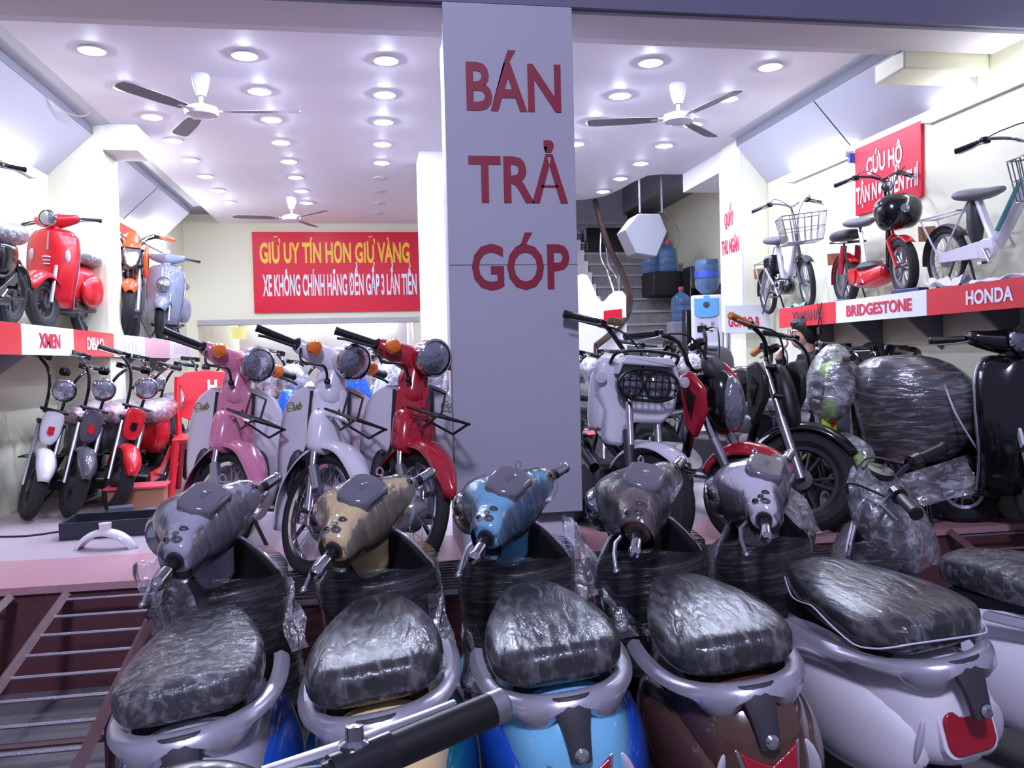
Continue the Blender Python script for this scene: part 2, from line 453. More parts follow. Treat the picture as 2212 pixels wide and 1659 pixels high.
# ---------------------------------------------------------------- ceiling lamps
m_lens = mat('lit_lamp_lens', (0.68, 0.76, 1.0), 0.4, emit=580)
m_lens_s = mat('lit_lamp_lens_side', (0.68, 0.76, 1.0), 0.4, emit=330)
m_lens_r = mat('lit_lamp_lens_rear', (0.68, 0.76, 1.0), 0.4, emit=230)
m_lensoff = mat('unlit_lamp_lens', '#c9c8d0', 0.4)
m_ring = mat('lamp_trim_white', '#e4e3ea', 0.4)
ring_m = lens_m = None
rows = {-1.68: 8, -0.76: 8, 0.14: 9, 1.92: 4, 2.79: 7}
rowname = {-1.68: 'leftmost', -0.76: 'second', 0.14: 'third', 1.92: 'fourth', 2.79: 'rightmost'}
ordn = ['nearest', 'second', 'third', 'fourth', 'fifth', 'sixth', 'seventh', 'eighth', 'ninth']
for X, n in rows.items():
    for i in range(n):
        Y = 5.62 + i * 0.715 - (0.13 if X > 1 else 0)
        lit = not (X == 0.14 and i > 4)
        rg = MB().lathe([(0.058, 0.0), (0.085, 0.0), (0.088, -0.006), (0.08, -0.012), (0.060, -0.009)], n=20, cap=(False, False))
        o = rg.build('ceiling_downlight', m_ring); o.location = (X, Y, 3.4995)
        tag(o, f'{"lit" if lit else "unlit"} round recessed downlight, {ordn[i]} from the front in the {rowname[X]} ceiling row', 'ceiling light', 'downlights in rows on the ceiling')
        MB().lathe([(0.0, -0.026), (0.03, -0.023), (0.05, -0.014), (0.058, -0.003)], n=20).build('lens', (m_lens_r if i > 2 else m_lens_s if X in (-1.68, 2.79) else m_lens) if lit else m_lensoff, o)

# ---------------------------------------------------------------- fluorescent tubes
m_tube = mat('lit_fluorescent_tube', (0.90, 0.95, 1.0), 0.4, emit=17)
m_tube_r = mat('lit_fluorescent_tube_rear', (0.92, 0.95, 1.0), 0.4, emit=75)
m_fix = mat('white_batten', '#dedde2', 0.4)
def tube_lamp(x, y0, y1, z, side, label, m=None):
    s = 1 if side > 0 else -1
    o = MB().bb((x - s * 0.001, y0, z - 0.025), (x - s * 0.03, y1, z + 0.025)).build('tube_light', m_fix, bevel=0.004)
    tag(o, label, 'tube light', 'fluorescent tubes on the walls')
    MB().cyl((x - s * 0.05, y0 + 0.03, z), (x - s * 0.05, y1 - 0.03, z), 0.016, 10).build('tube', m or m_tube, o)
    for y in (y0 + 0.015, y1 - 0.015):
        MB().bb((x - s * 0.03, y - 0.014, z - 0.02), (x - s * 0.07, y + 0.014, z + 0.02)).build('end_cap', m_fix, o)
tube_lamp(XR, 3.75, 5.0, 3.0, 1, 'glaring tube light on the right wall nearest the street')
tube_lamp(XR, 5.88, 6.82, 3.0, 1, 'glaring tube light on the right wall left of the red rescue sign')
tube_lamp(XL, 5.7, 6.95, 3.0, -1, 'glaring tube light high on the left wall above the red scooter')
tube_lamp(XL, 7.75, 8.7, 3.03, -1, 'tube light on the left wall beyond the left pier', m_tube_r)
tube_lamp(XL, 9.9, 11.1, 2.95, -1, 'farthest tube light on the left wall near the back', m_tube_r)
def tube_back(x0, x1, y, z, label):
    o = MB().bb((x0, y - 0.03, z - 0.025), (x1, y - 0.001, z + 0.025)).build('tube_light', m_fix)
    tag(o, label, 'tube light', 'fluorescent tubes on the walls')
    MB().cyl((x0 + 0.02, y - 0.05, z), (x1 - 0.02, y - 0.05, z), 0.016, 10).build('tube', m_tube_r, o)
tube_back(-2.2, -1.0, 16.15, 2.3, 'tube light on the far wall of the rear room, left')
tube_back(-0.8, 0.4, 16.15, 2.3, 'tube light on the far wall of the rear room, right')
tube_lamp(BO1 + 0.05, 13.0, 14.2, 2.3, 1, 'tube light on the right wall of the rear room', m_tube_r)

# ---------------------------------------------------------------- signs
def onplane(mb, name, m, label, cat, **k):
    return tag(mb.build(name, m, **k), label, cat)
# pillar
st(MB().bb((0.42, 4.175, FZ), (1.0, 4.75, 3.25)), 'wall_pillar', mat('pillar_side_paint', '#d9d6e2', 0.6))
st(MB().bb((0.415, 4.1655, 0), (1.0, 4.2, FZ)), 'wall_pillar_foot', m_grey)
pb = onplane(MB().bb((0.38, 4.1, 0.72), (1.028, 4.165, 3.249)), 'pillar_sign_board', m_board, 'tall grey board with three dark red words wrapped round the middle pillar', 'sign', bevel=0.004)
MB().bb((0.3795, 4.0985, 1.968), (1.0285, 4.1, 1.972)).build('joint', m_gap, pb)
PX = lambda px: 0.38 + (px - 957.0) * 0.65 / 275.0
for s, x0, x1, z0, z1 in (('BÁN', 0.487, 0.962, 2.725, 2.961), ('TRẢ', 0.488, 0.986, 2.275, 2.504), ('GÓP', 0.492, 0.986, 1.847, 2.070)):
    lettering(s, (x0, 4.1, z0), (1, 0, 0), (0, 0, 1), x1 - x0, z1 - z0, m_letred, pb, bold=0.022)
# back wall sign
bs = onplane(MB().bb((-1.625, YB - 0.05, 2.24), (0.69, YB - 0.002, 3.37)), 'slogan_sign', m_red, 'wide red sign with a yellow and a white line of lettering on the back wall', 'sign')
lettering('GIỮ UY TÍN HƠN GIỮ VÀNG', (-1.53, YB - 0.05, 2.93), (1, 0, 0), (0, 0, 1), 2.09, 0.29, m_yel, bs, bold=0.032, lift=0.004)
lettering('XE KHÔNG CHÍNH HÃNG ĐỀN GẤP 3 LẦN TIỀN', (-1.50, YB - 0.05, 2.47), (1, 0, 0), (0, 0, 1), 2.15, 0.30, m_white, bs, bold=0.026, lift=0.004)
# right wall sign
rs = onplane(MB().bb((XR - 0.025, 5.065, 2.52), (XR - 0.002, 5.83, 3.02)), 'rescue_sign', m_red, 'red sign with two white lines hung between the tubes on the right wall', 'sign')
lettering('CỨU HỘ', (XR - 0.025, 5.68, 2.79), (0, -1, 0), (0, 0, 1), 0.42, 0.125, m_white, rs, bold=0.03)
lettering('TẬN NƠI MIỄN PHÍ', (XR - 0.025, 5.815, 2.60), (0, -1, 0), (0, 0, 1), 0.73, 0.125, m_white, rs, bold=0.03)
tag(MB().bb((XR - 0.05, 5.86, 2.93), (XR - 0.002, 5.885, 3.0)).build('blue_clip', mat('clip_blue', '#5a62c8', 0.4)), 'small blue clip left of the red rescue sign on the right wall', 'clip')
# left wall small red sign
ls = onplane(MB().bb((XL + 0.002, 8.78, 2.3), (XL + 0.03, 9.72, 3.0)), 'promotion_sign', mat('faded_red', '#d8503c', 0.4), 'small faded red sign with white lettering on the left wall behind the motorbikes', 'sign')
for yy, zz in ((9.05, 2.72), (9.2, 2.72), (9.0, 2.42), (9.15, 2.42), (9.3, 2.42)): MB().bb((XL + .0305, yy, zz), (XL + .033, yy + .09, zz + .18)).build('faded_stroke', m_white, ls)
# pier sign
ps = onplane(MB().bb((3.395, 7.295, 1.72), (3.419, 7.775, 3.4)), 'cashier_sign', m_white, 'tall white sign with red lettering on the inner face of the right pier', 'sign')
lettering('QUẦY', (3.395, 7.66, 2.72), (0, -1, 0), (0, 0, 1), 0.2, 0.14, m_letred2, ps, bold=0.03)
lettering('THU NGÂN', (3.395, 7.735, 2.46), (0, -1, 0), (0, 0, 1), 0.38, 0.14, m_letred2, ps, bold=0.03)
gp = onplane(MB().bb((3.16, 7.16, 1.69), (3.6, 7.2, 1.94)), 'counter_sign', m_white, 'white panel with red lettering at the foot of the right pier beside the water dispenser', 'sign')
lettering('GOPRO B', (3.19, 7.16, 1.745), (1, 0, 0), (0, 0, 1), 0.30, 0.09, m_letred2, gp, bold=0.03)
MB().cyl((3.2, 7.18, 1.69), (3.2, 7.18, FZ), 0.02).build('post', m_chrome, gp)
MB().cyl((3.56, 7.18, 1.69), (3.56, 7.18, FZ), 0.02).build('post', m_chrome, gp)
nb = onplane(MB().bb((3.445, 6.365, 1.52), (3.575, 6.385, 1.86)), 'notice_board', mat('paper_cream', '#e6e2cf', 0.7), 'narrow cream notice board at the end of the right shelf by the red panel', 'notice')
MB().bb((3.575, 6.361, 1.5), (3.59, 6.389, 1.88)).build('frame', mat('dark_wood_edge', '#4a3a34', 0.6), nb)

# ---------------------------------------------------------------- shelves with brand strips
m_shelf = mat('shelf_board', '#cfcdd0', 0.6)
def shelf(xf, xw, y0, y1, z, label, panels, s):
    o = MB().bb((xf, y0, z - 0.05), (xw, y1, z)).build('display_shelf', m_shelf)
    tag(o, label, 'shelf')
    mb = MB()
    n = 5
    for i in range(n):
        y = y0 + 0.15 + (y1 - y0 - 0.3) * i / (n - 1)
        mb = MB().prism([(xf + s * 0.02, z - 0.05), (xw, z - 0.05), (xw, z - 0.35)], lambda u, v, h: (u, h, v), y - 0.012, y + 0.012)
        mb.build('bracket', m_grey, o, smooth=0)
    for ya, yb, zb, zt, m, txt, tm, lab, tw in panels:
        p = MB().bb((xf - s * 0.021, ya + 0.002, zb), (xf - s * 0.001, yb - 0.002, zt)).build('shelf_sign_panel', m)
        tag(p, lab, 'sign panel', 'sign panels along the shelf fronts')
        if txt:
            w = (yb - ya) * tw; c = (ya + yb) / 2; cap = (zt - zb) * 0.5; z0 = (zb + zt) / 2 - cap / 2
            if txt[0] == '|':      # sun-bleached strokes, no longer readable
                k = int(txt[1]); mb = MB()
                for i in range(k):
                    y = c - w / 2 + w * i / (k - 1); mb.bb((xf - s * 0.0215, y - .012, z0), (xf - s * 0.0225, y + .012, z0 + cap * (1 - .2 * (i % 2))))
                f_ = mb.build('faded_strokes', tm, p); f_['kind'] = 'stuff'
                continue
            if s < 0: lettering(txt, (xf - s * 0.021, c - w / 2, z0), (0, 1, 0), (0, 0, 1), w, cap, tm, p, bold=0.03)
            else: lettering(txt, (xf - s * 0.021, c + w / 2, z0), (0, -1, 0), (0, 0, 1), w, cap, tm, p, bold=0.03)
LX, LZ = -2.12, 1.79
m_wred = mat('washed_red', '#d8333c', 0.35, spec=0.3)
m_pink = mat('washed_pink', '#e7a4b4', 0.3)
m_faint = mat('faint_lettering', '#d3c4d2', 0.5)
shelf(LX, XL, 4.62, 10.35, LZ, 'long shelf on the left wall carrying scooters', [
    (4.66, 5.47, 1.60, 1.79, m_wred, None, None, 'plain red panel, nearest of the left shelf front', 0.3),
    (5.47, 6.37, 1.60, 1.79, m_white, 'XMEN', m_letred2, 'white panel with four red letters under the red scooter', 0.40),
    (6.37, 7.30, 1.60, 1.79, m_wred, 'DIBAO', m_white, 'red panel with five white letters beside the left pier', 0.42),
    (7.30, 8.25, 1.60, 1.79, m_white, '|4', m_faint, 'white panel with faded lettering under the orange motorbike', 0.35),
    (8.25, 9.2, 1.60, 1.79, m_pink, None, None, 'washed out pink panel under the grey blue scooter', 0.3),
    (9.2, 10.3, 1.60, 1.79, m_white, '|9', m_pink, 'farthest white panel with pale pink lettering on the left shelf', 0.6)], -1)
RX, RZ_ = 3.28, 1.845
shelf(RX, XR, 3.45, 6.36, RZ_, 'long shelf on the right wall carrying electric bicycles', [
    (5.49, 6.33, 1.70, 1.855, m_wred, 'YAMAHA', mat('letter_brown', '#7a3a40', 0.5), 'red panel with dark lettering above the seated person', 0.5),
    (4.50, 5.49, 1.70, 1.855, m_white, 'BRIDGESTONE', m_letred2, 'white panel with red lettering in the middle of the right shelf front', 0.72),
    (3.48, 4.50, 1.70, 1.855, m_wred, 'HONDA', m_white, 'red panel with white lettering at the near end of the right shelf front', 0.34)], 1)
# ================================================================ shared bike materials
m_tyre = mat('tyre_rubber', '#1b1b1e', 0.75, bump=0.4, bscale=70)
m_rim = mat('alloy_rim', '#a9a9b2', 0.3, metal=0.9)
m_spoke = mat('steel_spoke', '#c0c0c8', 0.25, metal=1.0)
m_vinyl = mat('black_seat_vinyl', '#151417', 0.5, spec=0.3, bump=0.12, bscale=180)
m_silver = mat('silver_painted_metal', '#b9b7c4', 0.3, metal=0.55, coat=0.3)
m_alum = mat('brushed_aluminium', '#b0b0b8', 0.35, metal=0.9)
m_gloss = mat('gloss_black', '#101013', 0.15, coat=0.6)
m_darkgrey = mat('dark_grey_plastic', '#38373d', 0.5)
m_lensg = mat('headlamp_glass', '#a4a6b2', 0.10, metal=0.75, bump=0.9, bscale=22, var=.35, vscale=18)
m_amber = mat('amber_lens', '#ef7a1a', 0.25, coat=0.5)
m_redlens = mat('red_lens', '#a3142a', 0.15, coat=0.8, bump=0.1, bscale=80)
m_clear = mat('smoked_instrument_glass', '#6a6873', 0.12, coat=0.8)
f_seat = film('seat_film', haze=0.07, gloss=0.012, rough=0.2, bump=0.55, ior=1.38, scale=16, stretch=(2.2, 0.5, 1))
f_seatc = film('crinkled_seat_film', haze=0.10, gloss=0.02, ior=1.4, rough=0.12, bump=1.0, scale=30)
f_head = film('head_film', haze=0.07, gloss=0.03, rough=0.10, bump=0.6, scale=14, stretch=(1, 1, 0.5))
f_wrap = film('stretch_film', haze=0.05, gloss=0.02, rough=0.14, bump=1.0, scale=10, stretch=(0.6, 1, 6))
f_loose = film('loose_film', haze=0.20, gloss=0.08, rough=0.12, bump=1.0, scale=30)
f_body = film('body_film', haze=0.02, gloss=0.02, rough=0.08, bump=0.8, scale=9)

def sup(w, h, n, e=2.4, cx=0, cz=0):
    out = []
    for i in range(n):
        t = 2 * PI * i / n
        c, s = math.cos(t), math.sin(t)
        out.append((cx + w * math.copysign(abs(c) ** (2 / e), c), cz + h * math.copysign(abs(s) ** (2 / e), s)))
    return out
def loft_y(secs, n=20, e=2.4):
    """secs: (y, cz, hw, hz[, cx[, e]])"""
    mb = MB(); rings = []
    for q in secs:
        y, cz, hw, hz = q[:4]; cx = q[4] if len(q) > 4 else 0; ee = q[5] if len(q) > 5 else e
        rings.append([(u, y, v) for u, v in sup(hw, hz, n, ee, cx, cz)])
    return mb.loft(rings)
def loft_x(secs, n=20, e=2.2):
    """secs: (x, cy, cz, ry, rz)"""
    rings = [[(x, u, v) for u, v in sup(ry, rz, n, e, cy, cz)] for x, cy, cz, ry, rz in secs]
    return MB().loft(rings)

def wheel(name, c, Rr, parent, tw=0.05, xf=None, spokes='alloy', rimm=None, n=36, ns=None, hub=0.05, tyrem=None):
    """wheel in the local y-z plane: tyre is the part, rim / spokes / hub are its pieces"""
    c = Vector(c); x = xf or Matrix.Identity(4)
    rt = tw * 0.5
    t = MB().torus(c, Rr - rt * 0.95, rt, (1, 0, 0), n, 10, 1.0).xf(x).build(name, tyrem or m_tyre, parent)
    rm = rimm or m_rim
    ri = Rr - rt * 1.9
    MB().lathe([(ri + 0.006, -rt * 0.62), (ri + 0.008, rt * 0.62), (ri - 0.012, rt * 0.5), (ri - 0.016, 0), (ri - 0.012, -rt * 0.5), (ri + 0.006, -rt * 0.62)], c, (1, 0, 0), n, cap=(False, False)).xf(x).build('rim', rm, t)
    h = MB().lathe([(0, -rt * 1.0), (hub, -rt * 0.9), (hub, rt * 0.9), (0, rt * 1.0)], c, (1, 0, 0), 18).xf(x)
    h.build('hub', rm, t)
    mb = MB()
    if spokes == 'alloy':
        k = ns or 5
        for i in range(k):
            a = 2 * PI * i / k
            d = Vector((0, math.cos(a), math.sin(a))); p = Vector((0, -math.sin(a), math.cos(a)))
            for s in (-1, 1):
                mb.tube([c + d * hub * 0.8 + p * 0.006 * s, c + d * (ri - 0.01) + p * 0.03 * s * (Rr / 0.25)], 0.009, 6)
    elif spokes == 'wire':
        k = ns or 18
        for i in range(k):
            a = 2 * PI * i / k; b = a + (0.5 if i % 2 else -0.5)
            s = 1 if (i // 2) % 2 else -1
            mb.tube([c + Vector((s * rt * 0.8, math.cos(b) * hub * 0.92, math.sin(b) * hub * 0.92)), c + Vector((0, math.cos(a) * (ri - 0.008), math.sin(a) * (ri - 0.008)))], 0.0017, 4)
    elif spokes == 'disc':
        mb.lathe([(hub, -0.012), (ri, -0.006), (ri, 0.006), (hub, 0.012)], c, (1, 0, 0), 24)
    if mb.v: mb.xf(x).build('spokes', m_spoke if spokes == 'wire' else rm, t)
    return t

def steer_matrix(P, axis, ang):
    P = Vector(P)
    return Matrix.Translation(P) @ Matrix.Rotation(ang, 4, Vector(axis).normalized()) @ Matrix.Translation(-P)

# ================================================================ row of wrapped scooters at the kerb
def headset(t, X, headm, filmm, P, loose=False, lamp=True):
    """moulded handlebar head seen from the rider's side; X: steering transform, P: pivot"""
    T = X @ Matrix.Translation(P)
    secs = [(-.222, -.035, -.012, .03, .032), (-.216, -.035, -.012, .05, .052), (-.185, -.034, -.008, .060, .060), (-.15, -.022, -.006, .064, .066), (-.118, .0, -.006, .078, .078), (-.092, .022, -.004, .102, .095),
            (-.06, .038, 0, .124, .108), (-.03, .045, .002, .134, .114), (0, .048, .002, .138, .116), (.03, .045, .002, .134, .114), (.06, .038, 0, .124, .108), (.092, .022, -.004, .102, .095), (.118, .0, -.006, .078, .078), (.15, -.022, -.006, .064, .066), (.185, -.034, -.008, .056, .056), (.212, -.035, -.012, .048, .048), (.218, -.035, -.012, .03, .03)]
    h = loft_x(secs, 22, 2.6)
    hd = h.xf(T).build('head_cover', headm, t, sub=1)
    # neck down to the leg shield
    MB().loft([[(u, v + 0.0, z) for u, v in sup(w, d, 16, 2.3, 0, 0.035 - (z) * 0.15)] for z, w, d in ((-.03, .10, .115), (-.09, .088, .10), (-.14, .07, .08), (-.19, .058, .066), (-.23, .054, .06))]).xf(T).build('neck', headm, t, sub=1)
    # instrument window, tilted to the rider
    N = Matrix.Translation((0, -.044, .088)) @ Matrix.Rotation(R(33), 4, 'X') @ Matrix.Diagonal((1.25, 1.3, 1, 1))
    poly = [(-.05, -.052), (.05, -.052), (.072, -.01), (.066, .035), (.04, .056), (-.04, .056), (-.066, .035), (-.072, -.01)]
    MB().prism(poly, lambda u, v, h: (u, v, h), -.05, .013).xf(T @ N).build('instrument_glass', m_clear, t, bevel=.014)
    # switches
    for sx, ps in ((-1, ((-.148, -.052, .052, .017), (-.172, -.038, .05, .014), (-.195, -.056, .042, .020), (-.2, -.022, .05, .013))), (1, ((.18, -.048, .044, .022), (.19, -.085, .016, .014)))):
        for x, y, z, r in ps:
            MB().ell((x, y, z), (r * .8, r, .012), 12, 6, Matrix.Rotation(R(30), 3, 'X')).xf(T).build('switch', m_gloss, t)
    for s in (-1, 1):
        c0 = (s * .205, -.037, -.012)
        MB().cyl(c0, (s * .232, -.04, -.013), .030, 12).xf(T).build('grip_collar', m_darkgrey, t)
        g = MB().tube([(s * .225, -.04, -.013), (s * .285, -.052, -.018)], .0205, 12).xf(T).build('grip', m_blackp, t)
        MB().lathe([(.0, 0), (.0205, 0), (.021, .01), (.0195, .055), (.0225, .058), (.0225, .068), (.013, .082), (0, .083)], (s * .283, -.052, -.018), (s * .985, -.16, -.06), 14).xf(T).build('chrome_sleeve', m_chrome, g)
        MB().tube([(s * .18, .03, -.03), (s * .22, .055, -.04), (s * .27, .05, -.055), (s * .345, .025, -.072)], [.009, .010, .009, .008], 8, flat=.6).ell((s * .352, .022, -.074), (.015, .013, .011), 10, 6).xf(T).build('brake_lever', m_alum, t)
    MB().torus((.20, .035, .075), .014, .004, (.3, 1, 0), 14, 6).cyl((.20, .03, .03), (.20, .035, .062), .006, 8).xf(T).build('mirror_mount', m_chrome, t)
    if lamp:
        L = Vector((0, .17, -.005))
        MB().lathe([(.085, -.03), (.088, .0), (.082, .02), (.074, .024)], L, (0, 1, -.1), 24, cap=(True, False)).xf(T).build('headlamp_ring', m_chrome, t)
        MB().lathe([(.074, .018), (.06, .034), (.03, .043), (0, .046)], L, (0, 1, -.1), 24).xf(T).build('headlamp', m_lensg, t)
    if filmm is not None:
        fs = [(x * 1.02, cy, cz - .004, ry + .012, rz + .013) for x, cy, cz, ry, rz in secs]
        fs[0] = (-.232, -.036, -.03, .055, .065); fs[-1] = (.23, -.036, -.022, .05, .055)
        mb = MB().loft([[(x, u, v) for u, v in sup(ry, rz, 22, 2.4, cy, cz)] for x, cy, cz, ry, rz in fs], True, (False, False))
        mb.xf(T).build('film_cover', filmm, t, wobble=.0035, seed=3, sub=1)

def shield(t, outm, wrap=True, w=.205, top=.93, trimm=None):
    def hw(z):
        k = (top - z) / top
        if z >= top: return .001
        a = w * min(1, math.sqrt(max(0, (top - z) / .19)) if z > top - .19 else 1)
        if z < .5: a = w - (0.5 - z) * .09
        return a
    zs = [top, top - .01, top - .03, top - .06, top - .1, top - .15, top - .2, .62, .5, .38, .26, .14]
    def yy(x, z): return .46 - .20 * (z - .2) - .055 * (x / w) ** 2 - (.10 * max(0, (.26 - z)) if z < .26 else 0)
    grid = [[(hw(z) * (j / 6 - 1), yy(hw(z) * (j / 6 - 1), z), z) for j in range(13)] for z in zs]
    MB().sheet(grid).build('leg_shield', m_blackp, t, solid=.02, dist=1e-6)
    edge = [g[0] for g in grid[::-1]] + [g[-1] for g in grid[1:]]
    MB().tube(smooth_path(edge, 2), .0075, 8).build('shield_trim', trimm or m_chrome, t)
    out = [[(p[0] * .985, p[1] + .016, p[2] - .004) for p in r] for r in grid]
    MB().sheet(out).build('front_panel', outm, t, solid=.012, dist=1e-6)
    # inner compartment bulge
    loft_y([(.22, .52, .10, .14), (.24, .52, .13, .18), (.30, .53, .15, .21), (.36, .53, .155, .22)], 18, 3).build('glove_box', m_blackp, t)
    if wrap:
        rings = []
        for k in range(13):
            z = .30 + .50 * k / 12
            r = []
            for j in range(28):
                a = 2 * PI * j / 28
                x = (w + .016) * math.cos(a)
                y = .375 - .2 * (z - .5) + (.115 if math.sin(a) > 0 else .19) * math.sin(a) * 0.9
                r.append((x, y, z + .03 * math.sin(a * 2 + k)))
            rings.append(r)
        MB().loft(rings, True, (False, False)).build('stretch_wrap', f_wrap, t, wobble=.004, seed=5)

def seat_secs(sc=1.0, long=0.0, g=0.0):
    S = [(-.625 - long - g, .708, .085 + g, .024 + g), (-.612 - long - g * .6, .708, .128 + g, .036 + g), (-.575 - long, .709, .158 + g, .043 + g), (-.50 - long, .711, .173 + g, .047 + g), (-.40 - long * .7, .713, .173 + g, .050 + g), (-.30 - long * .5, .714, .158 + g, .052 + g),
         (-.20 - long * .3, .714, .132 + g, .054 + g), (-.11, .713, .104 + g, .055 + g), (-.04, .710, .080 + g, .054 + g), (.015 + g * .4, .703, .055 + g, .045 + g), (.035 + g, .70, .028 + g, .028 + g)]
    return [(y, cz, hw * sc, hz) for y, cz, hw, hz in S]

def grab_rail(t, w=.198, yb=-.70, teeth=True):
    rings = []
    N = 44
    for i in range(N + 1):
        a = -R(12) + (PI + R(24)) * i / N
        c, s = math.cos(a), math.sin(a)
        x = w * math.copysign(abs(c) ** .8, c); y = -.30 + (yb + .30) * math.copysign(abs(s) ** .9, s)
        nx, ny = c, -s * 1.0
        l = math.hypot(nx, ny); nx /= l; ny /= l
        rear = max(0.0, s) ** 3
        d = abs(a - PI / 2)
        h = .028 + .028 * rear
        if teeth:
            if .16 < d < .62: h += .028 * math.sin((d - .16) / .46 * PI) ** .5
            if d < .16: h -= .012
        o = .036 + .016 * rear
        z = .664 - .02 * (1 - rear)
        rings.append([(x, y, z), (x + nx * o * .6, y + ny * o * .6, z + .004), (x + nx * o, y + ny * o, z - .008), (x + nx * (o + .006), y + ny * (o + .006), z - h * .6), (x + nx * o * .7, y + ny * o * .7, z - h), (x, y, z - h * .55)])
    MB().loft(rings).build('grab_rail', m_silver, t, smooth=50)
    b = MB().loft([[(u, yb - .035 + v, z) for u, v in sup(wd, .02, 14, 2.5, 0, yo)] for z, wd, yo in ((.665, .05, .01), (.635, .046, -.006), (.59, .036, -.022), (.545, .03, -.034), (.52, .028, -.04))])
    b.build('rail_bracket', m_darkgrey, t)
    MB().lathe([(0, .0), (.016, 0), (.018, .006), (.01, .012), (0, .012)], (0, yb - .092, .54), (0, -1, .15), 14).build('bracket_bolt', m_chrome, t)

def scooter(label, loc, rz, lean, steer, headm, bodym, cowlm, headfilm, seatfilm, lamp_shape='vee', head='cover', seatk=(1.0, 0.0), wrap=True, frontm=None, loose=()):
    t = empty('scooter', label, 'scooter', (loc[0], loc[1], 0), rz, 'wrapped scooters parked in a row on the street', lean)
    P = Vector((0, .24, .985)); ax = Vector((0, -.30, .95))
    X = steer_matrix((0, .24, .95), ax, steer)
    # running gear
    wheel('front_wheel', (0, .52, .20), .20, t, .085, X)
    wheel('rear_wheel', (0, -.50, .20), .20, t, .085)
    MB().cyl((.062, .515, .21), (.062, .40, .55), .018).cyl((-.062, .515, .21), (-.062, .40, .55), .018).xf(X).build('fork', m_darkgrey, t)
    MB().torus((0, .52, .20), .222, .05, (1, 0, 0), 18, 8, 1.2, -R(75), R(60)).xf(X).build('front_fender', headm, t)
    MB().cyl((0, .46, .36), (0, .27, .90), .032).build('steering_column', m_blackp, t)
    MB().bb((-.165, -.12, .13), (.165, .43, .175)).build('floorboard', m_blackp, t, bevel=.015)
    loft_y([(-.62, .26, .06, .07), (-.45, .27, .09, .1), (-.15, .26, .1, .1), (0, .22, .1, .08)], 12).build('drive_unit', m_darkgrey, t)
    MB().tube([(-.10, .0, .16), (-.20, .05, .005)], .011).tube([(.10, .0, .16), (.20, .05, .03)], .011).build('stand', m_darkgrey, t)
    # tail
    body = loft_y([(-.745, .44, .035, .06), (-.735, .455, .08, .10), (-.70, .475, .125, .14), (-.62, .48, .165, .17), (-.48, .475, .185, .19), (-.3, .47, .18, .19), (-.12, .46, .15, .19), (0, .44, .12, .2), (.04, .42, .10, .19)], 24, 2.5)
    body.build('tail_body', bodym, t, sub=1)
    for s in (-1, 1):
        loft_y([(-.70, .40, .02, .04, s * .11), (-.66, .405, .05, .10, s * .125), (-.55, .40, .078, .15, s * .145), (-.38, .395, .09, .17, s * .155), (-.2, .39, .08, .16, s * .15), (-.06, .385, .045, .11, s * .135), (-.01, .38, .015, .04, s * .13)], 18, 2.3).build('side_cowl', cowlm, t, sub=1)
    # seat and its wrap
    sw, sl = seatk
    seat = loft_y(seat_secs(sw, sl), 28, 3.8).build('seat', m_vinyl, t, sub=1)
    fs = seat_secs(sw, sl, .012)
    rings = []
    for (y, cz, hw, hz) in fs:
        rings.append([(u, y, max(v, .652)) for u, v in sup(hw, hz, 28, 3.6, 0, cz)])
    MB().loft(rings).build('seat_film', seatfilm, t, wobble=.004 if seatfilm is f_seatc else .002, seed=int(loc[0] * 100) + 7, sub=1)
    MB().prism([(-.13 * sw, -.58), (.13 * sw, -.58), (.1 * sw, -.02), (-.1 * sw, -.02)], lambda u, v, h: (u, v, h), .60, .655).build('seat_base', m_blackp, t)
    grab_rail(t, .186 * sw, -.672 - sl)
    if sl: t['label'] = label
    # rear lamp
    Lm = Matrix.Translation((0, -.735, .455)) @ Matrix.Rotation(R(90 - 12), 4, 'X')
    if lamp_shape == 'vee':
        pol = [(-.075, .055), (0, .01), (.075, .055), (.055, -.05), (0, -.075), (-.055, -.05)]
    else:
        pol = [(x, y) for x, y in rrect(.15, .125, .035)]
    big = [(x * 1.14, y * 1.14) for x, y in pol]
    fr = MB().prism(big, lambda u, v, h: (u, v, h), -.06, .006).xf(Lm).build('rear_lamp', m_chrome if lamp_shape == 'vee' else bodym, t, bevel=.003)
    MB().prism(pol, lambda u, v, h: (u, v, h), .0, .016).xf(Lm).build('red_lens', m_redlens, fr, bevel=.006)
    for s in (-1, 1):
        q = MB().ell((s * .118, -.69, .43), (.03, .012, .075), 14, 8, Matrix.Rotation(s * R(-38), 3, 'Z') @ Matrix.Rotation(R(15), 3, 'X'))
        q.build('turn_signal', mat('clear_signal_lens', '#c9c4d2', 0.15, coat=.8), t)
    shield(t, frontm or headm, wrap)
    if head == 'cover':
        headset(t, X, headm, headfilm, P)
    return t, X, P

def loose_sheet(t, pts, m=None, name='loose_film', k=10):
    """a hanging rag of wrapping film from 4 corner points (a-b top edge, d-c bottom edge)"""
    a, b, c, d = [Vector(p) for p in pts]
    rnd = random.Random(int(a.x * 1000) & 255)
    n = (b - a).cross(d - a).normalized()
    g = []
    for i in range(k + 1):
        v = i / k; row = []
        for j in range(k + 1):
            u = j / k
            p = (a * (1 - u) + b * u) * (1 - v) + (d * (1 - u) + c * u) * v
            p = p + n * (.014 * math.sin(u * 9 + v * 3) + .01 * math.sin(v * 11 + u * 5) + rnd.uniform(-.004, .004))
            row.append(p)
        g.append(row)
    return MB().sheet(g).build(name, m or f_loose, t)

